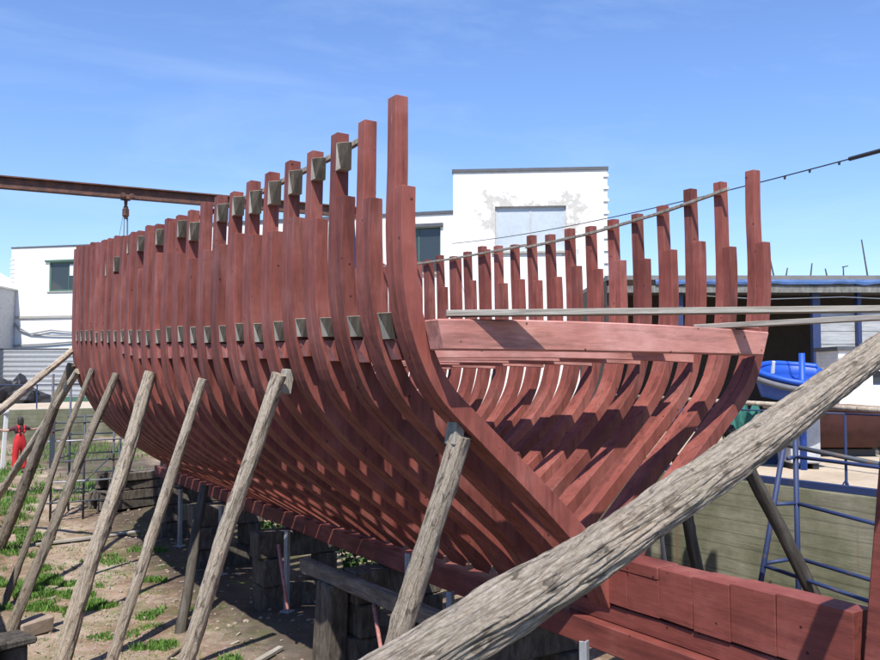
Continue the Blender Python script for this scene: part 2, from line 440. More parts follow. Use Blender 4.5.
bm = bmesh.new(); bx(bm, (XW, Y0, -3.0), (XW + .32, Y1, .012))
w1 = mesh_obj('pit_wall', bm, M['wall'], bevel=.02)
tag(w1, 'long green stained concrete wall along the right side of the pit', 'wall')
bm = bmesh.new(); bx(bm, (XP, Y1, -3.0), (XW - .002, Y1 + .32, .012))
tag(mesh_obj('pit_wall', bm, M['wall'], bevel=.02), 'low concrete end wall far behind the person in red overalls', 'wall')
bm = bmesh.new(); bx(bm, (XP - .3, Y0, -3.0), (XP, Y1 - .002, .010))
tag(mesh_obj('pit_wall', bm, M['wall'], bevel=.02), 'near side concrete wall of the pit under the photographer', 'wall')

# ------------------------------------------------------------------ the ship
NF = 34; SP = .5
ST = {0.0: [(2.42, 4.05), (2.43, 3.4), (2.44, 2.8), (2.41, 2.3), (2.31, 1.88), (2.08, 1.42), (1.64, 1.0), (1.17, .58), (.70, .14), (.36, -.22), (.13, -.66)],
      6.0: [(2.79, 3.9), (2.81, 3.3), (2.83, 2.6), (2.83, 2.1), (2.79, 1.65), (2.66, 1.22), (2.36, .78), (1.92, .40), (1.36, .02), (.76, -.36), (.13, -.78)],
      12.5: [(2.93, 4.3), (2.94, 3.4), (2.94, 2.5), (2.91, 1.95), (2.80, 1.44), (2.58, 1.02), (2.32, .62), (1.95, .27), (1.45, -.08), (.80, -.46), (.13, -.78)]}
def zt(t):
    pts = [(0, 3.99), (.5, 3.94), (1.5, 3.86), (3, 3.80), (5, 3.81), (7, 3.86), (8.5, 3.92), (10, 4.04), (11.6, 4.13), (12.5, 4.22), (13.5, 4.2), (16.6, 4.3)]
    for (a, za), (b, zb) in zip(pts[:-1], pts[1:]):
        if t <= b: return za + (zb - za) * (t - a) / (b - a)
    return 4.22

def catmull(P, n):
    out = []
    Q = [P[0] * 2 - P[1]] + P + [P[-1] * 2 - P[-2]]
    for i in range(1, len(Q) - 2):
        for k in range(n):
            u = k / n; a, b, c, d = Q[i - 1], Q[i], Q[i + 1], Q[i + 2]
            out.append(.5 * ((2 * b) + (c - a) * u + (2 * a - 5 * b + 4 * c - d) * u * u + (3 * b - 3 * c + d - a) * u ** 3))
    out.append(P[-1]); return out

def section(t):
    """outer half-section at station t: list of (x, z), sheer down to keel"""
    A, B, C = (ST[k] for k in (0.0, 6.0, 12.5))
    la = (t - 6) * (t - 12.5) / (6 * 12.5); lb = t * (t - 12.5) / (6 * -6.5); lc = t * (t - 6) / (12.5 * 6.5)
    if t > 12.5:
        f = max(.06, 1 - ((t - 12.5) / 4.3) ** 2); rise = .25 * (t - 12.5) * .35
        P = [Vector((max(.13, C[i][0] * f), C[i][1] + rise * (1 - i / 10))) for i in range(11)]
        return catmull(P, 5)
    P = [Vector((A[i][0] * la + B[i][0] * lb + C[i][0] * lc, A[i][1] * la + B[i][1] * lb + C[i][1] * lc)) for i in range(11)]
    return catmull(P, 5)

def cut(curve, ztop, zbot=-9):
    """part of the curve between two heights, with exact ends"""
    out = []
    for a, b in zip(curve[:-1], curve[1:]):
        if b.y >= ztop: continue
        if a.y > ztop: a = a + (b - a) * ((a.y - ztop) / (a.y - b.y))
        if a.y <= zbot: break
        if not out: out.append(a)
        if b.y < zbot: b = a + (b - a) * ((a.y - zbot) / (a.y - b.y))
        out.append(b)
    return out

def outer_x(t, z):
    c = section(t)
    for a, b in zip(c[:-1], c[1:]):
        if a.y >= z >= b.y: return a.x + (b.x - a.x) * (a.y - z) / max(1e-6, a.y - b.y)
    return c[0].x

def sweep_half(bm, curve, side, y0, y1, m0, m1, wob=0.0, clampx=True):
    """timber with a rectangular section following the curve on one side; molded depth m0 (top) to m1 (bottom)"""
    n = len(curve); rings = []
    for i, p in enumerate(curve):
        a = curve[max(0, i - 1)]; b = curve[min(n - 1, i + 1)]
        tg = (b - a).normalized(); nrm = Vector((tg.y, -tg.x))            # towards the inside
        if nrm.x > 0: nrm = -nrm
        if i == n - 1: nrm = Vector((-.62, .78))
        mm = m0 + (m1 - m0) * i / (n - 1)
        q = p + nrm * mm
        if clampx and q.x < .012: q = Vector((.012, p.y + mm * 1.25))
        w = wob * noise.noise(Vector((p.y * 1.3, y0 * 7, side * 5)))
        rings.append([bm.verts.new((side * c.x, yy + w, c.y)) for c, yy in ((p, y0), (p, y1), (q, y1), (q, y0))])
    for r0, r1 in zip(rings[:-1], rings[1:]):
        for k in range(4): bm.faces.new((r0[k], r0[(k + 1) % 4], r1[(k + 1) % 4], r1[k]))
    bm.faces.new(rings[0]); bm.faces.new(rings[-1][::-1])

ship = empty('wooden_ship_hull', (0, 0, -1), 0, 'unplanked red wooden ship hull in frame, propped up on the slipway', 'ship')
ship_inv = Matrix.Translation((0, 0, 1))
def part(name, bm, mat, parent=None, smooth=False, bevel=.008):
    bmesh.ops.transform(bm, matrix=ship_inv, verts=bm.verts)
    return mesh_obj(name, bm, mat, parent or ship, smooth, bevel)

def face_chock(bm, y0, y1, xo, z0, z1, proud, deep, side=-1):
    """block between two frames, its outer aft edge chamfered off towards the top; material 1 on the chamfer"""
    def v(y, z, r): return bm.verts.new((side * (xo(z) + r), y, z))
    b1, b2, t1, t2 = v(y1, z0, proud), v(y0, z0, proud), v(y1, z1, proud), v(y1 - .012, z1, proud)
    B1, B2, T1, T2 = v(y1, z0, -deep), v(y0, z0, -deep), v(y1, z1, -deep), v(y0, z1, -deep)
    t3 = v(y0, z1, -.07); b3 = v(y0, z0, proud - .012)
    bm.faces.new((b1, b2, t2, t1))
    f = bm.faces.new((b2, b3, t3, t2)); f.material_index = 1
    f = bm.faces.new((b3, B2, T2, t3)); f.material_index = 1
    bm.faces.new((t1, t2, t3, T2, T1)); bm.faces.new((b1, B1, B2, b3, b2)); bm.faces.new((b1, t1, T1, B1)); bm.faces.new((B1, T1, T2, B2))

frames = []
shortz = {}
for i in range(NF):
    t = i * SP; y = t
    sec = section(t); ztop = zt(t)
    dz = {-1: rnd.uniform(-.03, .03), 1: rnd.uniform(-.06, .04)}
    if i == 0: dz = {-1: 0.02, 1: -.03}
    bm = bmesh.new()
    fw_ = .122 + rnd.uniform(-.006, .006); aw = .118 + rnd.uniform(-.008, .006)
    for s in (-1, 1):
        pw = .022 if s < 0 else 0
        sweep_half(bm, cut(sec, ztop + dz[s]), s, y, y + fw_ + pw, .122 if s < 0 else .118, .20 if s < 0 else .15, .012)
    fr = part('frame', bm, M['red'], bevel=.004)
    frames.append(fr)
    for s in (-1, 1):
        hs = 3.2 + rnd.uniform(-.10, .08) + (.10 if i > 12 else 0)
        if i == 12 or (i > 15 and i % 3 != 0) or i > 20: hs = zt(t) + rnd.uniform(-.10, .0)
        if i in (14,): hs = 3.75
        shortz[(i, s)] = hs
        bm = bmesh.new()
        o_ = rnd.uniform(-.008, .004); c2 = [Vector((p.x + o_, p.y)) for p in cut(sec, hs)]
        pw = .024 if s < 0 else 0
        sweep_half(bm, c2, s, y - aw - pw, y - .003, .13 if s < 0 else .124, .205 if s < 0 else .155, .014)
        part('futtock', bm, M['red'], fr, bevel=.004)

for i in range(NF):
    t = i * SP
    # bare chocks between neighbouring frames at deck height, painted ones below
    if i < 25:
        ya, yb = t + .148, t + SP - .145
        zc = 2.04 + .010 * i if i < 14 else 2.05 + .018 * (i - 6)
        zc += rnd.uniform(-.02, .02)
        xo = lambda z, tt=t + .25: outer_x(tt, z)
        bm = bmesh.new(); face_chock(bm, ya + rnd.uniform(.04, .085), yb - .004, xo, zc - .10 - rnd.uniform(0, .03), zc + .075 + rnd.uniform(0, .035), .004, .24)
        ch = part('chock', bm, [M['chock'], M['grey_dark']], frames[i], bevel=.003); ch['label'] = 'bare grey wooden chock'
        if i < 17:
            h = .19 + rnd.uniform(-.03, .03)
            bm = bmesh.new(); face_chock(bm, ya + rnd.uniform(.02, .07), yb - .006, xo, zc - .14 - h, zc - .138, -.012, .22)
            ch = part('chock', bm, [M['red_end'], M['red']], frames[i], bevel=.003); ch['label'] = 'fresh red painted chock'
    # chocks on the aft side of the tall timber heads (port side)
    top = None
    if 2 <= i <= 11 and i != 9: top = zt(t) - .10 - rnd.uniform(0, .03)
    if i in (13, 15, 16): top = zt(t) - .12
    if i in (18, 19): top = 3.60
    if i in (10,): top = zt(t) - .2
    if top:
        xo = lambda z, tt=t: outer_x(tt, z)
        q = .15 if shortz[(i, -1)] > 3.5 and i > 11 else 0
        bm = bmesh.new(); face_chock(bm, t - .118 + q, t - .004 + q, xo, top - .22 - rnd.uniform(0, .05), top, .012, .10)
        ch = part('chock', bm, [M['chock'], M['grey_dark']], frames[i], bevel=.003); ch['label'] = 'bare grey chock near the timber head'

# battens tying the timber heads together
def batten(i0, i1, side, drop, off, w, h, mat):
    bm = bmesh.new()
    P = [Vector((side * (outer_x(k * SP, 3.5) - off), k * SP, zt(k * SP) - drop)) for k in [i0 + q * .5 for q in range(int((i1 - i0) * 2) + 1)]]
    for a, b in zip(P[:-1], P[1:]): bar(bm, a, b, w, h, ext=.004)
    o = part('batten', bm, mat, bevel=.003); return o
batten(1.5, 14.5, -1, .085, .185, .05, .05, M['grey_wood'])
batten(.7, 9.2, 1, .16, .165, .045, .035, M['grey_wood'])
batten(9.2, 20, 1, .12, .175, .045, .035, M['grey_wood'])

# keel, deadwood, sternpost
bm = bmesh.new(); bx(bm, (-.21, -2.64, -1.06), (.21, 16.9, -.80))
part('keel', bm, M['red_dead'], bevel=.012)
bm = bmesh.new()
ycuts = [.55, -.38, -.78, -1.17, -1.56, -2.0, -2.645]
for k, (a, b) in enumerate(zip(ycuts[:-1], ycuts[1:])):
    zb = [-.60, -.60, -.595, -.605, -.598, -.60][k]
    px_ = .130 + [.0, .002, .0, .003, .001, .002][k]
    ztp = [-.268, -.268, -.150, -.140, -.125, -.115][k]
    box(bm, (0, (a + b) / 2, (zb + ztp) / 2), (2 * px_, a - b - .006, ztp - zb), jit=.006)
part('deadwood', bm, M['red_dead'], bevel=.003)
bm = bmesh.new(); bx(bm, (-.105, -2.63, -.797), (.105, .5, -.628))
part('deadwood', bm, M['red_dead'], bevel=.010)
bm = bmesh.new()
bx(bm, (-.142, -.775, -.264), (.142, .15, -.142))
part('deadwood_cap', bm, M['red_dead'], bevel=.012)
bm = bmesh.new()
vs = [bm.verts.new(v) for v in ((-.14, -2.65, -1.06), (.14, -2.65, -1.06), (.14, -2.95, -1.06), (-.14, -2.95, -1.06), (-.12, -3.02, 2.45), (.12, -3.02, 2.45), (.12, -3.30, 2.45), (-.12, -3.30, 2.45))]
for f in ((0, 1, 2, 3), (4, 7, 6, 5), (0, 4, 5, 1), (1, 5, 6, 2), (2, 6, 7, 3), (3, 7, 4, 0)): bm.faces.new([vs[i] for i in f])
part('sternpost', bm, M['red_dead'], bevel=.014)

# transom beam at the aft frame, deck beams, shelves, carlings
bm = bmesh.new()
seg = 12; X0, X1 = -2.24, 2.00
rings = []
for k in range(seg + 1):
    u = k / seg; x = X0 + (X1 - X0) * u; cz = .03 * (1 - (2 * u - 1) ** 2)
    e = .06 if k == 0 else (-.10 if k == seg else 0)
    rings.append([bm.verts.new(v) for v in ((x + e, -.40, 1.80 + cz * .3), (x, -.40, 2.055 + cz), (x, -.165, 2.055 + cz), (x + e, -.165, 1.80 + cz * .3))])
for a, b in zip(rings[:-1], rings[1:]):
    for k in range(4): bm.faces.new((a[k], a[(k + 1) % 4], b[(k + 1) % 4], b[k]))
bm.faces.new(rings[0]); bm.faces.new(rings[-1][::-1])
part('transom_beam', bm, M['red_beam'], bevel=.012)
beam_y = [.85, 1.85, 2.9, 4.1, 5.5, 7.0]
for k, yb in enumerate(beam_y):
    hb = outer_x(yb, 1.8) - .2
    bm = bmesh.new(); rings = []
    zb = 1.735 - .012 * min(k, 4)
    for q in range(9):
        u = q / 8; x = -hb + 2 * hb * u; cz = .035 * (1 - (2 * u - 1) ** 2)
        rings.append([bm.verts.new(v) for v in ((x, yb - .03, zb + cz), (x, yb - .03, zb + .16 + cz), (x, yb + .03, zb + .16 + cz), (x, yb + .03, zb + cz))])
    for a, b in zip(rings[:-1], rings[1:]):
        for j in range(4): bm.faces.new((a[j], a[(j + 1) % 4], b[(j + 1) % 4], b[j]))
    bm.faces.new(rings[0]); bm.faces.new(rings[-1][::-1])
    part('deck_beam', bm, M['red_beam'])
for k, (x, w_) in enumerate([(.98, .25), (1.24, .25), (1.50, .24)]):
    bm = bmesh.new(); bx(bm, (x - w_ / 2, .80 - .1 * k, 1.905), (x + w_ / 2, 7.1 + .2 * k, 1.945)); part('deck_plank', bm, M['red_beam'], bevel=.004)

# cleats spiked to the outside where the shores bear
for (x, y, z) in ((-2.47, 2.30, 1.52), (-1.80, .02, 1.10)):
    bm = bmesh.new(); box(bm, (x, y, z), (.10, .16, .26), (0, .18, 0)); c = part('cleat', bm, M['grey_wood']); c['label'] = 'grey cleat above a shore head'

# ------------------------------------------------------------------ logs
def make_log(name, p0, p1, r0, r1, mat, seed, label, group, cat='shore', segs=20, rings=48, rough=.06, bend=.03, furrow=.0, cutang=.0, sag=0.0):
    p0, p1 = Vector(p0), Vector(p1); L = (p1 - p0).length
    bm = bmesh.new(); R_ = []
    rr = random.Random(seed)
    kn = [(rr.uniform(.05, .95) * L, rr.uniform(0, 6.28), rr.uniform(.25, .6)) for _ in range(int(3 + L * 2.2))]
    for j in range(rings + 1):
        u = j / rings; z = u * L; r = r0 + (r1 - r0) * u
        ox = bend * L * .5 * (noise.noise(Vector((u * 2.1, seed, 0))) ) * math.sin(math.pi * u)
        oy = bend * L * .5 * (noise.noise(Vector((u * 2.1, seed, 9)))) * math.sin(math.pi * u)
        ring = []
        for i in range(segs):
            a = 2 * math.pi * i / segs; ca, sa = math.cos(a), math.sin(a)
            q = r * (1 + rough * 1.6 * noise.noise(Vector((ca * 1.1, sa * 1.1, z * 1.3 + seed * 3))) + rough * noise.noise(Vector((ca * 2.2, sa * 2.2, z * 3 + seed))))
            if furrow:
                f1 = noise.noise(Vector((ca * 5, sa * 5, z * 2.2 + seed))); f2 = noise.noise(Vector((ca * 13, sa * 13, z * 7 + seed)))
                if segs > 100:
                    n3 = noise.noise(Vector((ca * 9 + 3, sa * 9, z * 5.5))); n4 = noise.noise(Vector((ca * 20, sa * 20, z * 16)))
                    q += r * (.07 * max(0, n3 - .05) - .10 * max(0, -n3 - .28) + .025 * n4)
                q += r * furrow * (-(max(0, .35 - abs(f1)) / .35) ** 2 * .9 + .45 * f2)
            for kz, ka, ks in kn:
                dz_ = (z - kz) / (r * ks * 1.6); da = ((a - ka + math.pi) % (2 * math.pi) - math.pi) / (ks * .9)
                q += r * .13 * math.exp(-(dz_ * dz_ + da * da) * 1.2)
            zz = z + (cutang * r * ca if j in (0, rings) else 0)
            ring.append(bm.verts.new((ox + q * ca, oy + q * sa, zz)))
        if sag:
            dn = ((p1 - p0).to_track_quat('Z', 'Y').inverted() @ Vector((0, 0, -1))); k_ = sag * math.sin(math.pi * u)
            for v in ring: v.co += Vector((dn.x, dn.y, 0)) * k_
        R_.append(ring)
    for a, b in zip(R_[:-1], R_[1:]):
        for i in range(segs): bm.faces.new((a[i], a[(i + 1) % segs], b[(i + 1) % segs], b[i]))
    for ring in (R_[0], R_[-1]):
        ring2 = [bm.verts.new(v.co) for v in ring]; bm.faces.new(ring2)
    o = mesh_obj(name, bm, mat, None, True)
    o.location = p0; o.rotation_mode = 'QUATERNION'
    o.rotation_quaternion = (p1 - p0).to_track_quat('Z', 'Y')
    return tag(o, label, cat, group)

G1 = 'log shores propping the port side of the hull'
def g(x, y): return pit_z(x, y) - .06
SH = [
    ('pole', (-5.75, 8.4, .05), (-2.86, 13.22, 2.10), .080, .062, 'long thin pole rising from the left edge to the far hull end', 11),
    ('log', (-4.10, 14.45, 0), (-2.90, 13.03, 1.80), .125, .095, 'thick dark shore log leaning on the farthest hull frames beside the person', 12),
    ('log', (-4.25, 16.9, 0), (-2.88, 12.43, 1.66), .080, .070, 'pale slim shore crossing the thick dark log at the far hull end', 13),
    ('log', (-4.36, 10.3, 0), (-2.89, 10.87, 1.70), .062, .048, 'thinnest grey shore pole, standing beside the steel scaffold', 14),
    ('log', (-4.58, 7.75, 0), (-2.88, 8.79, 1.60), .085, .062, 'slim dark grey shore with its foot by the concrete block', 15),
    ('log', (-4.15, 5.90, 0), (-2.86, 6.54, 1.62), .115, .088, 'stout pale shore with a peeling knotted middle', 16),
    ('log', (-3.85, 4.75, 0), (-2.79, 4.21, 1.54), .072, .058, 'slender pale straight shore next to the black post', 17),
    ('log', (-3.58, 3.15, 0), (-2.62, 2.12, 1.60), .095, .078, 'grey cracked shore whose head meets the grey cleat', 18),
    ('log', (-2.38, 1.02, 0), (-1.76, -.02, 1.06), .115, .100, 'thick pale bark stripped shore propping the stern frame', 19),
]
for kind, p0, p1, r0, r1, lab, sd in SH:
    if kind == 'log': p0 = (p0[0], p0[1], g(p0[0], p0[1]))
    make_log('timber_shore', p0, p1, r0, r1, M['shore_dark'] if sd in (12, 14, 15) else M['shore'], sd, lab, G1, rough=.10, bend=.022, furrow=.09, segs=36, rings=140)
make_log('timber_shore', (-2.24, 7.05, g(-2.24, 7.05)), (-1.55, 8.15, -.30), .085, .075, M['log_dark'], 31, 'short black tarred post leaning under the bilge', G1, rough=.08)
# the great foreground log, propping the sternpost from the near quay
make_log('timber_shore', (-5.35, -3.62, .20), (-.12, -3.44, 2.17), .126, .078, M['log_grey'], 5, 'huge silver grey furrowed log crossing the foreground', G1, segs=150, rings=640, rough=.10, bend=.02, furrow=.10, sag=.11)
G2 = 'shores on the far starboard side'
make_log('timber_shore', (2.95, 1.15, g(2.95, 1.15)), (1.85, .80, .62), .075, .070, M['log_dark'], 41, 'dark shore behind the deadwood, left of the blue scaffold', G2)
make_log('timber_shore', (4.25, -.02, g(4.25, 0)), (2.05, .22, .98), .085, .075, M['log_dark'], 42, 'long dark shore slanting right behind the blue scaffold', G2)
make_log('timber_shore', (1.50, .90, g(1.5, .9)), (1.05, .72, .25), .028, .024, M['log'], 43, 'thin white pole standing left of the dark starboard shores', 'thin white poles behind the deadwood')
make_log('timber_shore', (1.45, .40, g(1.45, .4)), (1.15, .45, .22), .026, .022, M['log'], 44, 'thin white pole standing nearest the dark starboard shores', 'thin white poles behind the deadwood')

# ------------------------------------------------------------------ under the keel
GB = 'timber block stacks under the keel'
def block_stack(y, x0, x1, lab, seed):
    rr = random.Random(seed)
    t = empty('keel_block', (0, y, pit_z(0, y) - .05), 0, lab, 'keel block', GB)
    zb = 0; top = -1.075 - (pit_z(0, y) - .05); n = 3
    for k in range(n):
        bm = bmesh.new(); h = top / n
        if k % 2 == 0:
            box(bm, ((x0 + x1) / 2, 0, zb + h / 2), (x1 - x0 + rr.uniform(-.1, .06), .38 + rr.uniform(-.04, .05), h - .006), (0, 0, rr.uniform(-.05, .05)))
            mesh_obj('baulk', bm, M['block'], t, bevel=.02)
        else:
            for q in (x0 + .22, x1 - .22):
                bmq = bmesh.new(); box(bmq, (q, 0, zb + h / 2), (.32, .52 + rr.uniform(-.05, .1), h - .006), (0, 0, rr.uniform(-.06, .06)))
                mesh_obj('baulk', bmq, M['block'], t, bevel=.02)
            bm.free()
        zb += h
block_stack(1.35, -.75, .7, 'dark keel block stack nearest the stern, behind the big log', 1)
block_stack(4.35, -.72, .7, 'dark keel block stack carrying the sagging balk', 2)
block_stack(7.75, -.80, .7, 'third dark keel block stack from the stern', 3)
block_stack(11.3, -.85, .6, 'keel block stack beside the black tarred post', 4)
block_stack(14.4, -.7, .7, 'farthest keel block stack under the bow end', 5)
# upright timber with a split top, and a balk lying on it
bm = bmesh.new(); box(bm, (0, 0, .57), (.30, .42, 1.20), (0.02, 0.03, .1), .02); 
o = mesh_obj('timber_post', bm, M['block'], bevel=.02); o.location = (-.90, 4.50, pit_z(-.9, 4.5) - .05)
tag(o, 'squat dark upright post with a ragged top under the balk', 'post')
bm = bmesh.new(); bar(bm, (0, 0, -2.05), (0, 0, 2.05), .20, .13, upv=(0, 1, 0))
o = mesh_obj('timber_balk', bm, M['balk'], bevel=.015); o.location = (-.90, 3.30, -1.13)
o.rotation_mode = 'QUATERNION'; o.rotation_quaternion = Vector((-.02, 1, -.01)).to_track_quat('Z', 'X')
tag(o, 'rough horizontal balk under the near bilge, lit in patches', 'beam')
bm = bmesh.new(); box(bm, (0, 0, .57), (.26, .30, 1.16), (0, 0.02, .15), .02)
o = mesh_obj('timber_post', bm, M['block'], bevel=.02); o.location = (-.90, 1.75, pit_z(-1, 1.7) - .05)
tag(o, 'squat dark upright post under the stern end of the balk', 'post')
GP = 'grey steel props under the keel'
for (x, y, zt_, lab) in ((-.42, 7.2, -1.0, 'grey steel prop beside the third keel block'), (-.55, 2.95, -.62, 'tall grey steel prop rising past the balk'), (-.42, 2.2, -.95, 'short grey steel prop behind the balk end'),
                          (-.50, -.22, -.88, 'grey round topped steel prop in front of the deadwood'), (-.5, 13.3, -1.0, 'farthest grey steel prop, near the bow'), (-.5, 10.4, -1.0, 'grey steel prop by the black tarred post')):
    bm = bmesh.new(); z0 = pit_z(x, y) - .05
    bx(bm, (-.04, -.012, 0), (.04, .012, zt_ - z0)); bx(bm, (-.04, .0125, 0), (-.018, .06, zt_ - z0)); bx(bm, (-.09, -.08, 0), (.09, .10, .07))
    o = mesh_obj('steel_prop', bm, M['steel_grey'], bevel=.004); o.location = (x, y, z0); o.rotation_euler = (0, 0, .5); tag(o, lab, 'prop', GP)
for (a, b, lab) in (((-1.05, 6.05, -.98), (-1.2, 5.3, -1.75), 'thin reddish brace pole beyond the squat post'), ((-.98, 3.1, -1.22), (-1.25, 2.1, -2.3), 'thin reddish brace pole leaning below the balk')):
    bm = bmesh.new(); tube(bm, a, b, .026, .022, 8); tag(mesh_obj('brace_pole', bm, M['red_end'], smooth=True), lab, 'pole', 'thin reddish brace poles under the hull')

# loose things on the pit floor
def loose_plank(p, L, w, h, rz, mat, lab, tilt=0):
    bm = bmesh.new(); box(bm, (0, 0, 0), (w, h, L)); o = mesh_obj('loose_plank', bm, mat, bevel=.006)
    o.location = (p[0], p[1], pit_z(p[0], p[1]) + p[2]); o.rotation_euler = (R(90) + tilt, 0, rz); tag(o, lab, 'plank', 'planks lying about the slipway')
loose_plank((-1.72, 5.05, .05), 1.2, .09, .05, R(-52), M['plank'], 'short plank lying in the shade before the keel blocks')
loose_plank((-2.2, 14.6, .06), 2.3, .14, .05, R(-80), M['plank'], 'plank lying at the foot of the scaffold')
loose_plank((-2.55, 6.05, .03), .55, .035, .03, R(-40), M['log_dark'], 'small dark stick on the sunlit dirt')
loose_plank((-1.45, 3.55, .05), .8, .16, .04, R(-64), M['plank'], 'short board beside the black tarpaulin heap')

def heap(name, loc, sx, sy, h, mat, lab, cat, seed, amp=.5):
    bm = bmesh.new(); bmesh.ops.create_icosphere(bm, subdivisions=4, radius=1)
    for v in bm.verts:
        n = 1 + amp * noise.noise(v.co * 1.9 + Vector((seed, 0, 0))) + amp * .5 * noise.noise(v.co * 5 + Vector((0, seed, 0)))
        v.co = Vector((v.co.x * sx * n, v.co.y * sy * n, max(-.05, v.co.z * h * n)))
    o = mesh_obj(name, bm, mat, None, False); o.location = loc; return tag(o, lab, cat)
heap('tarpaulin_heap', (-1.95, 4.25, pit_z(-1.95, 4.25)), .42, .30, .14, M['black'], 'crumpled black tarpaulin heap in the hull shade', 'tarpaulin', 3, .8)
bm = bmesh.new(); box(bm, (0, 0, .11), (.55, .34, .24), (0, 0, .5), .02)
o = mesh_obj('concrete_block', bm, M['stone'], bevel=.02); o.location = (-4.18, 8.05, pit_z(-4.18, 8.05)); tag(o, 'grey concrete block on the ground at the foot of a slim shore', 'block')
bm = bmesh.new(); box(bm, (0, 0, .85), (.22, .26, 1.7), (0, 0, .3), .015); box(bm, (0, 0, 1.735), (.34, .36, .06), (0, 0, .3), .01)
o = mesh_obj('timber_post', bm, M['log_dark'], bevel=.015); o.location = (-5.12, 1.95, pit_z(-5.1, 2) - .05); tag(o, 'dark square post with a flat cap at the left picture edge', 'post')

for k, (x, y, lab) in enumerate(((-.55, 17.6, 'stack of dark old timbers on the ground under the bow end'), (1.3, 18.6, 'second dark timber stack beyond the keel end'))):
    t = empty('timber_stack', (x, y, pit_z(x, y) - .03), R(20 + 40 * k), lab, 'timber stack')
    for lv in range(4):
        for q in range(4 - (lv > 2)):
            bm = bmesh.new(); box(bm, (rnd.uniform(-.15, .15), (q - 1.5) * .27 + rnd.uniform(-.03, .03), .13 + lv * .235), (1.9 + rnd.uniform(-.4, .3), .22, .21), (0, 0, rnd.uniform(-.06, .06)), .015)
            mesh_obj('baulk', bm, M['block'], t, bevel=.012)
# stones: nobody could count them
bm = bmesh.new()
for k in range(1500):
    y = rnd.uniform(2, 22); x = rnd.uniform(-5, 1.0) if rnd.random() < .8 else rnd.uniform(-4.5, -2.5)
    s = rnd.choice((.010, .014, .02, .03)) * rnd.uniform(.7, 1.5)
    m4 = Matrix.Translation((x, y, pit_z(x, y) + s * .3)) @ Matrix.Rotation(rnd.uniform(0, 6), 4, 'Z') @ Matrix.Diagonal((s * rnd.uniform(.8, 1.5), s, s * .7, 1))
    bmesh.ops.create_icosphere(bm, subdivisions=1, radius=1, matrix=m4)
tag(mesh_obj('loose_stones', bm, M['stone']), kind='stuff')

bm = bmesh.new()
for k in range(170):
    y = rnd.uniform(2.5, 20); x = rnd.gauss(-2.4, 1.3)
    if not (-5.2 < x < 1): continue
    box(bm, (x, y, pit_z(x, y) + .012), (rnd.uniform(.03, .16), rnd.uniform(.012, .035), rnd.uniform(.006, .014)), (rnd.uniform(-.2, .2), rnd.uniform(-.2, .2), rnd.uniform(0, 3.1)))
tag(mesh_obj('wood_chips', bm, M['chock']), kind='stuff')

# grass in tufts and patches
def grass_mesh(patches, name):
    V, F = [], []
    for (cx, cy, rx, ry, n, hh) in patches:
        for k in range(n):
            a = rnd.uniform(0, 6.283); rr_ = math.sqrt(rnd.random())
            x = cx + rx * rr_ * math.cos(a); y = cy + ry * rr_ * math.sin(a)
            if noise.noise(Vector((x * 2.2, y * 2.2, 3))) < rr_ * .55 - .30: continue
            z = (pit_z(x, y) if XP < x < XW and y < Y1 else 0) - .01
            h = hh * rnd.uniform(.45, 1.25); w = rnd.uniform(.008, .016); t = rnd.uniform(0, 6.283)
            lx, ly = rnd.uniform(-.6, .6) * h, rnd.uniform(-.6, .6) * h
            dx, dy = math.cos(t) * w, math.sin(t) * w; b = len(V)
            V += [(x - dx, y - dy, z), (x + dx, y + dy, z), (x + lx * .4 + dx * .7, y + ly * .4 + dy * .7, z + h * .62), (x + lx * .4 - dx * .7, y + ly * .4 - dy * .7, z + h * .62), (x + lx, y + ly, z + h)]
            F += [(b, b + 1, b + 2, b + 3), (b + 3, b + 2, b + 4)]
    me = bpy.data.meshes.new(name); me.from_pydata(V, [], F); me.materials.append(M['grass'])
    o = link(bpy.data.objects.new(name, me)); return tag(o, kind='stuff')
grass_mesh([(-3.0, 7.5, 1.9, 4.5, 5000, .035), (-2.8, 13, 2.0, 3.5, 4000, .045), (-3.6, 10.6, .95, 2.3, 7000, .10), (-3.75, 11.2, .75, 1.9, 5200, .11), (-3.3, 9.9, .5, 1.1, 2300, .10), (-3.5, 14.8, .6, 1.6, 2600, .12), (-3.05, 9.1, .4, .35, 900, .10), (-2.15, 8.2, .55, .35, 1100, .09), (-2.75, 6.55, .35, .3, 700, .10),
            (-2.9, 7.5, .6, .25, 500, .07), (-1.9, 10.6, .5, .3, 700, .10), (-2.2, 12.8, .6, .5, 700, .09), (-2.0, 5.3, .25, .2, 300, .09), (-3.6, 18.5, .9, 2.5, 3200, .16), (-2.2, 19.5, 1.6, 1.5, 2400, .14), (-3.2, 24, 1.4, 2.5, 3000, .2), (0, 21, 2, 2, 2500, .15),
            (-1.9, 3.0, .25, .25, 350, .10), (-1.0, 13.2, .7, .4, 900, .12), (.6, 29, 4.0, 4, 3200, .22), (6.6, 4.2, 1.5, .6, 1500, .13), (5.4, 5.5, .35, 2.4, 1200, .12)], 'grass')

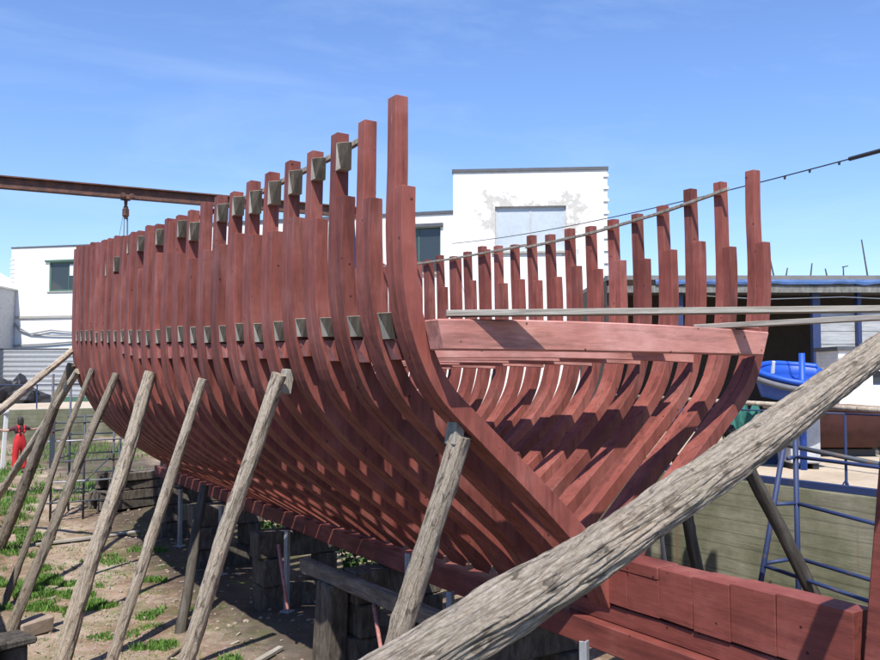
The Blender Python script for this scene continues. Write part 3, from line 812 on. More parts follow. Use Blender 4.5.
def weed(loc, r, h, n, lab, seed):
    rr = random.Random(seed); bm = bmesh.new()
    for k in range(n):
        d = Vector((rr.gauss(0, .5), rr.gauss(0, .5), rr.uniform(.1, 1)))
        p = Vector((d.x * r, d.y * r, d.z * h)); q = Quaternion((rr.uniform(-1, 1), rr.uniform(-1, 1), rr.uniform(-1, 1), 1)).normalized()
        l = rr.uniform(.05, .09); w = l * .45
        vs = [bm.verts.new(p + q @ Vector(c)) for c in ((-l, 0, 0), (0, -w, .01), (l, 0, 0), (0, w, .01))]; bm.faces.new(vs)
    o = empty('weed_clump', loc, 0, lab, 'plant', 'leafy weeds on the slipway'); mesh_obj('foliage', bm, M['weed'], o)
    bm = bmesh.new()
    for k in range(7): tube(bm, (0, 0, 0), (rr.gauss(0, .4) * r, rr.gauss(0, .4) * r, h * rr.uniform(.5, .9)), .006, .003, 4)
    mesh_obj('stem', bm, M['weed'], o)
weed((1.45, 8.3, pit_z(1.4, 8.3)), .50, .75, 420, 'bright leafy weed seen through the gap behind the keel blocks', 1)
weed((1.2, 12.6, pit_z(1.2, 12.6)), .55, .6, 300, 'leafy weed beyond the keel under the far bilge', 2)

# ------------------------------------------------------------------ quay edge railing and blue scaffold
rail = empty('quay_railing', (4.86, 0, .012), 0, 'blue steel railing with a sagging grey pipe along the quay edge', 'railing')
def rpart(name, fn, mat, **k):
    bm = bmesh.new(); fn(bm); return mesh_obj(name, bm, mat, rail, **k)
for y in (.58, -1.6, 3.6):
    def post(bm, y=y):
        tube(bm, (0, y, .012), (0, y, 1.05), .019, .019, 8)
        for d in ((.09, .0), (-.07, .07), (-.05, -.09)): tube(bm, (d[0], y + d[1], .012), (0, y, .17), .011, .011, 6)
        bx(bm, (-.08, y - .09, 0), (.10, y + .09, .012))
    rpart('post', post, M['blue_steel'])
rpart('top_rail', lambda bm: path_tube(bm, [(0, -3.4, 1.045), (0, .58, 1.05), (0, 5.2, 1.04)], .014), M['blue_steel'], smooth=True)
rpart('middle_pipe', lambda bm: path_tube(bm, [(-.06, -2.6, .30), (-.06, .07, .42), (-.06, 1.7, .60), (-.06, 3.4, .72)], .034, 10), M['dark_steel'], smooth=True)
rpart('upper_pipe', lambda bm: path_tube(bm, [(.06, -2.0, 1.10), (.06, .05, 1.12), (.06, 1.0, 1.13), (.06, 5.0, 1.2)], .036, 10), M['log'], smooth=True)
rpart('kick_beam', lambda bm: bar(bm, (-.08, -5, .05), (-.08, 7.5, .05), .08, .10), M['blue_steel'], bevel=.006)

sc = empty('tube_scaffold', (3.6, .45, -2.35), 0, 'blue tubular ladder scaffold standing in front of the green stained wall', 'scaffold')
def spart(par, name, pts, r, mat, off):
    bm = bmesh.new(); path_tube(bm, [Vector(p) - Vector(off) for p in pts], r, 9); return mesh_obj(name, bm, mat, par, True)
o3 = (3.6, .45, -2.35)
spart(sc, 'upright', [(3.6, .45, -2.35), (3.6, .45, 1.0)], .034, M['blue_steel'], o3)
spart(sc, 'upright', [(3.02, .86, -2.35), (3.40, .42, .95)], .034, M['blue_steel'], o3)
spart(sc, 'upright', [(3.6, -1.5, -2.35), (3.6, -1.5, 1.0)], .034, M['blue_steel'], o3)
for (a, b) in (((3.6, .45, -.02), (3.58, -1.5, -.22)), ((3.6, .45, -.70), (3.58, -1.5, -.86)), ((3.20, .66, -.78), (3.2, -1.5, -1.0)),
               ((3.31, .53, -.02), (3.6, .45, -.02)), ((3.20, .66, -.76), (3.6, .45, -.70)), ((3.40, .42, .55), (3.6, .45, .56)), ((3.6, .45, .56), (3.6, -1.5, .5))):
    spart(sc, 'rung', [a, b], .024, M['blue_steel'], o3)

# left, far scaffold tower
o4 = (-2.6, 17.0, pit_z(-2, 17) - .03)
sl = empty('tube_scaffold', o4, 0, 'dark tubular scaffold tower beyond the leaning shores at the bow', 'scaffold')
zg = o4[2]
for (x, y, h) in ((-2.75, 16.6, 3.6), (-2.2, 17.5, 3.4), (-1.30, 16.6, 2.4), (-.95, 17.5, 2.4), (-2.0, 16.6, 2.6)):
    spart(sl, 'upright', [(x, y, zg), (x, y, zg + h)], .028, M['dark_steel'], o4)
bm = bmesh.new(); box(bm, (-2.75 + 2.6, -.46, 1.95), (.12, .04, 1.3)); mesh_obj('ladder_panel', bm, M['dark_steel'], sl)
for z in (.45, .95, 1.45, 1.95, 2.4):
    spart(sl, 'ledger', [(-2.85, 16.57, zg + z), (-1.1, 16.57, zg + z)], .020, M['steel_grey'] if z in (.95, 1.95) else M['dark_steel'], o4)
    spart(sl, 'ledger', [(-2.25, 17.53, zg + z + .1), (-.85, 17.53, zg + z + .1)], .020, M['dark_steel'], o4)
for z in (.5, 1.5, 2.2): spart(sl, 'transom', [(-2.75, 16.5, zg + z), (-2.2, 17.6, zg + z)], .020, M['dark_steel'], o4)
for a, b in (((-2.75, 16.54, zg + .2), (-1.3, 16.54, zg + 1.6)), ((-1.3, 16.5, zg + .1), (-.95, 17.5, zg + 1.9)), ((-2.75, 16.6, zg + 3.35), (-1.9, 16.6, zg + 3.35))):
    spart(sl, 'brace', [a, b], .018, M['dark_steel'], o4)

# ------------------------------------------------------------------ crane beam across the slip
cr = empty('overhead_crane', (4.95, 14.75, 0), 0, 'rusty overhead crane beam spanning the slip on a blue post', 'crane')
def cpart(name, bm, mat, par=None, **k):
    bmesh.ops.transform(bm, matrix=Matrix.Translation((-4.95, -14.75, 0)), verts=bm.verts); return mesh_obj(name, bm, mat, par or cr, **k)
bm = bmesh.new(); a, b = (-9.0, 16.35, 6.18), (4.6, 14.78, 6.18)
bar(bm, a, b, .22, .030); bar(bm, (a[0], a[1], a[2] - .13), (b[0], b[1], b[2] - .13), .030, .23); bar(bm, (a[0], a[1], a[2] - .26), (b[0], b[1], b[2] - .26), .22, .030)
cpart('girder', bm, M['rust'])
bm = bmesh.new(); bx(bm, (4.27, 14.70, .0), (4.45, 14.88, 5.90)); 
bm.free()
bm = bmesh.new(); tube(bm, (4.90, 14.75, .0), (4.46, 14.79, 5.905), .09, .08, 12); bx(bm, (4.70, 14.55, .0), (5.1, 14.95, .03)); cpart('post', bm, M['blue_steel'])
bm = bmesh.new(); tube(bm, (-8.8, 16.33, 0), (-8.8, 16.33, 5.905), .09, .08, 12); cpart('post', bm, M['blue_steel'])
tx, ty = -1.36, 15.46
bm = bmesh.new(); box(bm, (tx, ty, 5.93), (.22, .30, .10), (0, 0, -.115)); tube(bm, (tx - .1, ty - .17, 5.96), (tx - .1, ty - .12, 5.96), .06, .06, 12); tube(bm, (tx + .1, ty - .17, 5.96), (tx + .1, ty - .12, 5.96), .06, .06, 12); tube(bm, (tx, ty, 5.70), (tx, ty, 5.9), .035, .05, 8)
tr = cpart('trolley', bm, M['rust'])
bm = bmesh.new(); box(bm, (tx, ty, 5.56), (.14, .12, .20), (0, 0, .4)); tube(bm, (tx, ty, 5.4), (tx, ty, 5.72), .05, .06, 10); cpart('hoist', bm, M['rust'], bevel=.02)
bm = bmesh.new()
for dx, r_ in ((-.03, .013), (.035, .013), (.05, .010)): path_tube(bm, [(tx + dx, ty, 5.5), (tx + dx * 1.5, ty, 3.9)], r_, 6)
path_tube(bm, [(tx - .06, ty, 5.5), (tx - .20, ty, 4.6), (tx - .30, ty, 3.8)], .008, 5)
cpart('chain', bm, M['chain'])

# ------------------------------------------------------------------ planks laid across the stern, cable
G3 = 'scaffold planks over the stern'
def laid_plank(p0, p1, w, h, lab, mat):
    p0, p1 = Vector(p0), Vector(p1); L = (p1 - p0).length
    bm = bmesh.new(); bar(bm, (0, 0, 0), (0, 0, L), w, h, upv=(0, 1, 0)); o = mesh_obj('scaffold_plank', bm, mat, bevel=.004)
    o.location = p0; o.rotation_mode = 'QUATERNION'
    d = (p1 - p0).normalized(); sd = Vector((0, 0, 1)).cross(d).normalized(); up = d.cross(sd)
    o.rotation_quaternion = Matrix((sd, up, d)).transposed().to_quaternion()
    return tag(o, lab, 'plank', G3)
laid_plank((-2.05, -.22, 2.112), (1.75, -2.46, 2.17), .20, .052, 'long grey plank laid from the transom beam to the right edge', M['plank'])
laid_plank((1.38, .05, 2.11), (1.78, -2.36, 2.125), .16, .052, 'shorter lower grey plank from the beam end to the right edge', M['plank'])
laid_plank((1.46, -.30, 2.108), (1.98, -.20, 2.112), .15, .032, 'short pink painted board end lying on the transom beam', M['red_end'])
bm = bmesh.new(); bx(bm, (-.2, -.2, 0), (.2, .2, .035))
st = empty('trestle', (1.77, -2.42, pit_z(1.77, -2.42) - .03), 0, 'wooden trestle carrying the plank ends outside the stern', 'trestle')
zt0 = 2.10 - st.location.z
bm.free(); bm = bmesh.new(); bar(bm, (-.4, 0, zt0 - .06), (.5, 0, zt0 - .06), .08, .10); mesh_obj('crossbar', bm, M['plank'], st)
for sx in (-.35, .45):
    bm = bmesh.new(); bar(bm, (sx, .0, 0), (sx, 0, zt0 - .112), .08, .08, upv=(0, 1, 0)); mesh_obj('leg', bm, M['plank'], st)
bm = bmesh.new()
A, B = Vector((9.70, 17.7, 6.01)), Vector((4.9, -1.2, 4.50)); P = []
A = Vector((9.73, 17.80, 6.0)); C1 = Vector((5.52, .38, 4.71)); C2 = C1 + (C1 - A).normalized() * 6
for k in range(41):
    u = k / 40; p = A.lerp(C1, u); p.z -= .55 * 4 * u * (1 - u) * .35; P.append(p)
path_tube(bm, P, .011, 5)
o = mesh_obj('overhead_cable', bm, M['cable']); tag(o, 'thin overhead cable running from the white block to the upper right', 'cable')
d_ = (P[-1] - P[-2]).normalized()
bm = bmesh.new(); tube(bm, P[-1] - d_ * .55, P[-1] + d_ * 1.5, .032, .036, 8)
mesh_obj('sleeve', bm, M['cable'], o)
for q in (.75, 1.35, 1.9):
    bm = bmesh.new(); tube(bm, P[-1] - d_ * q, P[-1] - d_ * q - Vector((0, 0, .05)), .022, .014, 6); mesh_obj('clip', bm, M['cable'], o)

# ------------------------------------------------------------------ buildings
def facade(name, origin, rz, W, H, D, ops, mat, lab, cat='building', reveal=.16, edge=.10, side_ops=True):
    """flat-roofed block: local x along the front, y back, z up; ops = openings (x0,x1,z0,z1)"""
    t = empty(name, origin, rz, lab, cat)
    bm = bmesh.new()
    xs = sorted({0, W, *[o[0] for o in ops], *[o[1] for o in ops]}); zs = sorted({0, H, *[o[2] for o in ops], *[o[3] for o in ops]})
    vd = {}
    def V(x, y, z):
        k = (round(x, 4), round(y, 4), round(z, 4))
        if k not in vd: vd[k] = bm.verts.new(k)
        return vd[k]
    def hole(cx, cz): return any(o[0] < cx < o[1] and o[2] < cz < o[3] for o in ops)
    for xa, xb in zip(xs[:-1], xs[1:]):
        for za, zb in zip(zs[:-1], zs[1:]):
            if not hole((xa + xb) / 2, (za + zb) / 2): bm.faces.new((V(xa, 0, za), V(xb, 0, za), V(xb, 0, zb), V(xa, 0, zb)))
    for x0, x1, z0, z1 in ops:
        a = [V(x0, 0, z0), V(x1, 0, z0), V(x1, 0, z1), V(x0, 0, z1)]; b = [V(x0, reveal, z0), V(x1, reveal, z0), V(x1, reveal, z1), V(x0, reveal, z1)]
        for k in range(4): bm.faces.new((a[k], a[(k + 1) % 4], b[(k + 1) % 4], b[k]))
    for q in ((0, 0, 0, D), (W, 0, W, D), (0, D, W, D)):
        bm.faces.new([bm.verts.new(v) for v in ((q[0], q[1], 0), (q[2], q[3], 0), (q[2], q[3], H), (q[0], q[1], H))])
    mesh_obj('wall', bm, mat, t)
    bm = bmesh.new(); bx(bm, (-.04, -.05, H), (W + .04, D + .04, H + edge)); mesh_obj('roof', bm, M['flash'], t)
    return t
def window(t, x0, x1, z0, z1, cols, rows, fm, gm, sill=True, y=.10, fr=.06, blind=None):
    bm = bmesh.new()
    bx(bm, (x0, y, z0), (x0 + fr, y + .05, z1)); bx(bm, (x1 - fr, y, z0), (x1, y + .05, z1)); bx(bm, (x0 + fr, y, z0), (x1 - fr, y + .05, z0 + fr)); bx(bm, (x0 + fr, y, z1 - fr), (x1 - fr, y + .05, z1))
    w = mesh_obj('window', bm, fm, t)
    for k in range(1, cols):
        bm = bmesh.new(); x = x0 + (x1 - x0) * k / cols; bx(bm, (x - .025, y + .003, z0 + fr), (x + .025, y + .047, z1 - fr)); mesh_obj('mullion', bm, fm, w)
    for k in range(1, rows):
        bm = bmesh.new(); z = z0 + (z1 - z0) * k / rows; bx(bm, (x0 + fr, y + .006, z - .02), (x1 - fr, y + .044, z + .02)); mesh_obj('mullion', bm, fm, w)
    bm = bmesh.new(); bx(bm, (x0 + fr * .5, y + .02, z0 + fr * .5), (x1 - fr * .5, y + .03, z1 - fr * .5)); mesh_obj('pane', bm, gm, w)
    if sill:
        bm = bmesh.new(); bx(bm, (x0 - .12, -.08, z0 - .07), (x1 + .12, y, z0 - .003)); mesh_obj('sill', bm, M['sill'], w)
    if blind:
        bm = bmesh.new(); bx(bm, (blind[0], y - .02, blind[2]), (blind[1], y - .006, blind[3])); mesh_obj('blind', bm, M['white_paint'], w)
    return w

# white block (tower) behind the starboard side: front from (9.94,18.07) to (14.11,14.94)
ang = math.atan2(14.94 - 18.07, 14.11 - 9.94); Wb = math.hypot(14.94 - 18.07, 14.11 - 9.94)
M['brick_patch'] = brick_white('whitewashed_brick_patched', (.7, 4.6, 5.7, 7.9, .9))
tb = facade('white_building', (9.94, 18.07, 0), ang, Wb, 8.50, 6, [(1.43, 3.83, 5.75, 7.30)], M['brick_patch'], 'tall white brick block with grey cement patches and a pale double window')
window(tb, 1.43, 3.83, 5.75, 7.30, 2, 1, M['pale_grey'], M['glass_l'], True, .10, .05)
bm = bmesh.new()
for k in range(26):
    if k % 2 == 0: bx(bm, (Wb - .13, -.05, 8.35 - .21 * k - .10), (Wb + .045, .16, 8.35 - .21 * k))
mesh_obj('quoin_bricks', bm, M['brick'], tb)
# lower wing to its left: front (4.96,24.3) .. (10.25,18.55)
P0 = Vector((3.2, 26.21)); P1 = Vector((10.70, 18.06)); ang = math.atan2(P1.y - P0.y, P1.x - P0.x); Ww = (P1 - P0).length
wx0, wx1 = Ww - 1.55, Ww - .35
wg = facade('white_building', (P0.x, P0.y, 0), ang, Ww, 7.20, 6, [(Ww - 2.75, Ww - 1.12, 5.15, 6.75)], M['brick'], 'low white brick wing with a dark wide window, left of the tall block')
window(wg, Ww - 2.75, Ww - 1.12, 5.15, 6.75, 2, 1, M['green_frame'], M['glass_d'], True, .10, .05)
bm = bmesh.new(); bx(bm, (Ww - 3.0, -.10, 6.75), (Ww - 1.02, -.003, 6.87)); mesh_obj('lintel', bm, M['flash'], wg)
# far left white building
P0 = Vector((.73, 62.2)); P1 = Vector((11.5, 51.2)); ang = math.atan2(P1.y - P0.y, P1.x - P0.x); Wl = (P1 - P0).length
lb = facade('white_building', (P0.x, P0.y, 0), ang, Wl, 10.62, 9, [(3.15, 6.2, 7.45, 9.55)], M['brick'], 'white brick building with a green framed dark window behind the bow end')
window(lb, 3.15, 6.2, 7.45, 9.55, 2, 1, M['green_frame'], M['glass_d'], True, .10, .12, blind=(4.75, 5.6, 8.55, 9.35))
bm = bmesh.new()
for k in range(40):
    if k % 2 == 0: bx(bm, (-.06, -.06, 9.9 - .16 * k - .09), (.30, .2, 9.9 - .16 * k))
mesh_obj('quoin_bricks', bm, M['brick'], lb)
bm = bmesh.new(); bx(bm, (2.85, -.14, 9.552), (6.5, -.003, 9.68)); mesh_obj('lintel', bm, M['green_frame'], lb)
bm = bmesh.new(); bx(bm, (.1, -.10, 5.55), (Wl, -.003, 5.72)); mesh_obj('ledge', bm, M['sill'], lb)
bm = bmesh.new()
for q, zz in ((0, 0), (1, .35)):
    P = [Vector((.1, -.12, 5.5)), Vector((.9, -.12, 4.9 - zz * .5)), Vector((1.8, -.12, 4.45)), Vector((3.5, -.12, 4.35 + zz)), Vector((5.5, -.12, 4.30 + zz * .6)), Vector((8, -.12, 4.4))]
    path_tube(bm, P, .05, 6)
path_tube(bm, [Vector((.1, -.12, 3.62)), Vector((3, -.12, 3.72)), Vector((6, -.12, 3.9))], .06, 6)
mesh_obj('pipe', bm, M['sheet'], lb)
# small gabled building at the left edge
gb = empty('gabled_house', (-5.15, 60.7, 0), R(-32), 'small white gabled house with a green shutter at the left edge', 'building')
bm = bmesh.new()
for (x0, x1) in ((0, 4.6),):
    pts = [(0, 0, 0), (4.6, 0, 0), (4.6, 0, 7.6), (1.5, 0, 9.3), (0, 0, 8.5)]
    a = [bm.verts.new(p) for p in pts]; b = [bm.verts.new((p[0], 7, p[2])) for p in pts]
    bm.faces.new(a); bm.faces.new(b[::-1])
    for k in range(5): bm.faces.new((a[k], a[(k + 1) % 5], b[(k + 1) % 5], b[k]))
mesh_obj('wall', bm, M['pale_grey'], gb)
bm = bmesh.new(); bar(bm, (1.45, 3.5, 9.42), (4.75, 3.5, 7.62), 7.3, .12, upv=(0, 0, 1)); mesh_obj('roof', bm, M['white_paint'], gb)
bm = bmesh.new(); bx(bm, (2.6, -.06, 3.5), (4.35, -.003, 5.9)); mesh_obj('shutter', bm, M['green_frame'], gb)

# corrugated fence at the far end of the pit
P0 = Vector((-.8, 60.6)); P1 = Vector((9.5, 53.0)); L = (P1 - P0).length
fe = empty('sheet_fence', (P0.x, P0.y, 0), math.atan2(P1.y - P0.y, P1.x - P0.x), 'grey ribbed metal sheet fence in front of the far white building', 'fence')
bm = bmesh.new(); n = 60; prev = None
for k in range(n + 1):
    z = 3.3 * k / n; y = -.035 if (k // 3) % 2 else 0
    cur = (bm.verts.new((.9, y, z)), bm.verts.new((L, y, z)))
    if prev: bm.faces.new((prev[0], prev[1], cur[1], cur[0]))
    prev = cur
mesh_obj('sheet_panel', bm, M['sheet'], fe)
bm = bmesh.new()
for k in range(7): bx(bm, (.9 + k * 1.9, .01, 0), (1.0 + k * 1.9, .11, 3.35))
bx(bm, (.9, -.06, 3.302), (L, .10, 3.36))
mesh_obj('fence_post', bm, M['dark_steel'], fe)
heap('black_heap', (-.55, 46.5, 0), 1.5, 1.1, 1.25, M['black'], 'black heap of rubble at the left edge below the fence', 'heap', 8, .6)
# blue rails in front of the fence
fr = empty('quay_railing', (0, 36.6, .012), 0, 'thin blue railing on the far end of the quay', 'railing')
for x in (-.6, 3.4):
    bm = bmesh.new(); tube(bm, (x, 0, 0), (x, 0, 1.1), .03, .03, 6); mesh_obj('post', bm, M['blue_steel'], fr)
for z in (1.1,):
    bm = bmesh.new(); tube(bm, (-5, -.035, z), (7, -.035, z), .022, .022, 6); mesh_obj('rail', bm, M['blue_steel'], fr)
bm = bmesh.new(); bx(bm, (-4.5, 47.0, 0), (9, 47.25, .28)); tag(mesh_obj('low_beam', bm, M['green_frame']), 'long low green beam lying on the sand under the fence', 'beam')

# ------------------------------------------------------------------ shed on the right quay
ru = Vector((.846, -.533, 0)); fu = Vector((.533, .846, 0))
sh = empty('open_shed', (9.27, 9.89, 0), math.atan2(-.533, .846), 'long dark open fronted shed with blue edged flat roof', 'shed')
Lh = 12.0
bm = bmesh.new(); bx(bm, (0, -.25, 3.98), (Lh, 4.2, 4.09)); mesh_obj('roof', bm, M['shed_roof'], sh)
bm = bmesh.new(); bx(bm, (0, -.22, 3.66), (Lh, -.14, 3.83)); mesh_obj('fascia', bm, M['fascia'], sh)
bm = bmesh.new()
nseg = 90; prev = None
for k in range(nseg + 1):
    x = 1.2 + (Lh - 1.2) * k / nseg; n1 = noise.noise(Vector((x * .9, 0, 0))); n2 = noise.noise(Vector((x * 2.7, 4, 0)))
    z0 = 3.86 + .04 * n2 + .05 * max(0, n1); y = -.25 - .03 * n2
    cur = [bm.verts.new(v) for v in ((x, y - .02, z0), (x, y - .03 - .02 * n1, (z0 + 3.99) / 2), (x, y - .012, 3.985 + .012 * n1), (x, -.145, 3.975), (x, -.145, z0))]
    if prev:
        for q in range(5): bm.faces.new((prev[q], prev[(q + 1) % 5], cur[(q + 1) % 5], cur[q]))
    prev = cur
mesh_obj('tarpaulin_strip', bm, M['tarp_blue'], sh)
bm = bmesh.new(); bx(bm, (0, 4.05, 0), (Lh, 4.2, 3.97)); bx(bm, (0, 0, 0), (.12, 4.04, 3.97)); mesh_obj('back_wall', bm, M['shed_dark'], sh)
for x, w_ in ((5.37, .20), (6.47, .10), (1.9, .14), (9.4, .14)):
    bm = bmesh.new(); bx(bm, (x - w_ / 2, .0, 0), (x + w_ / 2, .18, 3.975)); mesh_obj('post', bm, M['blue_steel'], sh, bevel=.01)
bm = bmesh.new()
for k in range(9): bx(bm, (5.49, .19, .35 + k * .335), (9.2, .23, .35 + k * .335 + .325))
mesh_obj('board_panel', bm, M['boards'], sh, bevel=.006)
bm = bmesh.new(); path_tube(bm, [Vector((2.3, -.1, 3.6)), Vector((4, -.1, 3.50)), Vector((6, -.1, 3.56)), Vector((8, -.1, 3.47)), Vector((10, -.1, 3.58))], .012, 5); mesh_obj('wire', bm, M['white_paint'], sh)
for x, h, lean in ((4.42, .62, -.12), (4.72, .26, .05), (5.36, .38, .05), (5.80, .24, -.05), (6.22, .30, .0), (6.85, 1.0, -.14)):
    bm = bmesh.new(); tube(bm, (x, .3, 4.09), (x + lean, .3, 4.09 + h), .022, .016, 6)
    if x == 6.22: tube(bm, (x - .03, .3, 4.37), (x + .12, .3, 4.40), .016, .016, 6)
    mesh_obj('roof_stick', bm, M['dark_steel'], sh)

# small white house seen under the great log at the far right
wh = facade('white_building', (12.80, 5.80, 0), math.atan2(-.533, .846), 3.5, 2.15, 1.2, [(.80, 1.15, 1.34, 1.67)], M['brick'], 'small white brick outhouse with a little dark window at the right edge')
window(wh, .80, 1.15, 1.34, 1.67, 1, 1, M['blue_steel'], M['glass_d'], False, .08, .04)

# ------------------------------------------------------------------ boats and gear on the quay
def shell(L, B, Dp, mat_out, name, root, rake=.35, tr=.72, n=26, m=12, thick=.05):
    """open boat: local x forward, z up, rim at z = Dp"""
    bm = bmesh.new(); G = []
    for i in range(n + 1):
        u = i / n; hb = B / 2 * (tr + (1 - tr) * math.sin(min(1, u / .45) * math.pi / 2)) * (1 - max(0, (u - .45) / .55) ** 2.6) + .004
        row = []
        for j in range(m + 1):
            a = math.pi * (j / m); cx = -math.cos(a); cz = 1 - math.sin(a) ** .75
            row.append(bm.verts.new((u * L + rake * cz * max(0, u - .5), hb * (abs(cx) ** .8) * (1 if cx > 0 else -1), Dp * cz + .22 * Dp * max(0, u - .4))))
        G.append(row)
    for a, b in zip(G[:-1], G[1:]):
        for j in range(m): bm.faces.new((a[j], a[j + 1], b[j + 1], b[j]))
    bm.faces.new(G[0])
    rim = [[r[0].co.copy() for r in G], [r[-1].co.copy() for r in G]]
    o = mesh_obj(name, bm, mat_out, root, True)
    sm = o.modifiers.new('solid', 'SOLIDIFY'); sm.thickness = thick; sm.offset = 0
    return o, rim
bt = empty('dinghy', (7.32, 2.50, 1.18), math.atan2(.533, -.846), 'bright blue dinghy with grey rubber fender on a pale stand', 'boat')
bt.rotation_mode = 'XYZ'; bt.rotation_euler = (R(-17), 0, math.atan2(.533, -.846))
hull, rim = shell(1.08, 1.12, .44, M['boat_blue'], 'hull', bt)
bm = bmesh.new()
rl = rim[0][:-1] + rim[1][::-1]
sweep_tube(bm, [p + Vector((0, math.copysign(.02, p.y), .0)) for p in rl], .05, 10)
mesh_obj('gunwale', bm, M['boat_blue'], bt, True)
bm = bmesh.new()
sweep_tube(bm, [p + Vector((.03, math.copysign(.06, p.y), -.10)) for p in rl], .048, 10)
mesh_obj('fender', bm, M['rubber'], bt, True)
for x in (.3, .7):
    bm = bmesh.new(); bx(bm, (x, -.46, .25), (x + .12, .46, .28)); mesh_obj('thwart', bm, M['boat_blue'], bt)
bm = bmesh.new(); tube(bm, (.94, .0, .46), (.94, 0, .66), .035, .028, 8); mesh_obj('cleat', bm, M['white_paint'], bt)
cd = empty('boat_stand', (7.12, 2.86, 0), math.atan2(-.533, .846), 'pale grey box stand under the blue dinghy', 'stand')
bm = bmesh.new(); bx(bm, (-.28, -.3, .1), (.22, .3, 1.10)); mesh_obj('body', bm, M['pale_grey'], cd, bevel=.02)
bm = bmesh.new(); bx(bm, (-.10, -.312, .80), (.05, -.302, 1.0)); mesh_obj('panel', bm, M['black'], cd)
bm = bmesh.new()
for x in (-.2, .15): bx(bm, (x - .05, -.25, 0), (x + .05, .28, .098))
mesh_obj('leg', bm, M['black'], cd)
bm = bmesh.new(); tube(bm, (6.86, 2.62, 0), (6.87, 2.62, 1.95), .055, .05, 12)
tag(mesh_obj('blue_pipe', bm, M['boat_blue'], None, True), 'bright blue upright pipe in front of the dinghy', 'pipe')
heap('net_heap', (7.0, 3.85, 0), .42, .36, .95, M['net'], 'teal fishing net heap beside the dinghy', 'net', 21, .6)
heap('net_heap', (7.45, 3.55, 0), .3, .28, .72, M['net_b'], 'smaller blue grey net heap under the dinghy bow', 'net', 22, .6)

rb = empty('work_boat', (9.0, 4.35, .12), math.atan2(-.533, .846), 'dark red boat hull with a brown deck on the sandy quay', 'boat')
bm = bmesh.new()
G = []
for i in range(15):
    u = i / 14; hb = .75 * (1 - (1 - min(1, u / .35)) ** 2 * .75)
    G.append([bm.verts.new((u * 2.0 - .5, y, z)) for (y, z) in ((-hb, .80), (-hb * .92, .45), (-hb * .55, .08), (0, 0), (hb * .55, .08), (hb * .92, .45), (hb, .80))])
for a, b in zip(G[:-1], G[1:]):
    for j in range(6): bm.faces.new((a[j], a[j + 1], b[j + 1], b[j]))
bm.faces.new(G[0]); bm.faces.new(G[-1][::-1])
G = [(v[0].co.copy(), v[-1].co.copy()) for v in G]
mesh_obj('hull', bm, M['boat_red'], rb, True)
bm = bmesh.new(); tl = [bm.verts.new((v[0].x, v[0].y - .03, .803)) for v in G]; tr_ = [bm.verts.new((v[1].x, v[1].y + .03, .803)) for v in G]
for k in range(14): bm.faces.new((tl[k], tl[k + 1], tr_[k + 1], tr_[k]))
geo = bmesh.ops.extrude_face_region(bm, geom=bm.faces[:]); bmesh.ops.translate(bm, vec=(0, 0, .06), verts=[v for v in geo['geom'] if isinstance(v, bmesh.types.BMVert)])
mesh_obj('deck', bm, M['deck_brown'], rb)
bm = bmesh.new(); bx(bm, (-.4, -.25, -.12), (1.5, .25, .02)); mesh_obj('chock', bm, M['black'], rb)
bm = bmesh.new(); bx(bm, (-.1, -.1, 0), (.1, .1, .95)); o = mesh_obj('red_bollard', bm, M['boat_red'], bevel=.02); o.location = (10.15, 3.62, 0); tag(o, 'stout red post beside the red boat', 'post')
heap('black_heap', (10.9, 3.2, 0), .6, .5, .75, M['black'], 'dark heap of gear beside the red post', 'heap', 30, .5)
bm = bmesh.new(); tube(bm, (-.5, 0, .14), (.5, 0, .14), .13, .13, 14); o = mesh_obj('black_drum', bm, M['black'], None, True); o.location = (8.6, 4.9, 0); o.rotation_euler = (0, 0, -.6); tag(o, 'black drum lying beside the red boat', 'drum')

# ------------------------------------------------------------------ the person in red overalls (seen from behind)
px_, py_ = -2.72, 23.3; pz = pit_z(px_, py_)
man = empty('person', (px_, py_, pz), R(18), 'person in red overalls seen from behind with arms held out', 'person')
def skin_mesh(name, verts, edges, mat, root_i=0, sub=2):
    me = bpy.data.meshes.new(name); me.from_pydata([v[:3] for v in verts], edges, []); me.materials.append(mat)
    o = link(bpy.data.objects.new(name, me), man)
    o.modifiers.new('skin', 'SKIN'); 
    sv = me.skin_vertices[0].data if me.skin_vertices else None
    if sv is None:
        bm = bmesh.new(); bm.from_mesh(me); lay = bm.verts.layers.skin.verify(); bm.to_mesh(me); bm.free(); sv = me.skin_vertices[0].data
    for k, v in enumerate(verts):
        sv[k].radius = (v[3], v[4] if len(v) > 4 else v[3]); sv[k].use_root = (k == root_i)
    s = o.modifiers.new('sub', 'SUBSURF'); s.levels = sub; s.render_levels = sub
    for p in me.polygons: p.use_smooth = True
    o.modifiers['skin'].use_smooth_shade = True
    return o
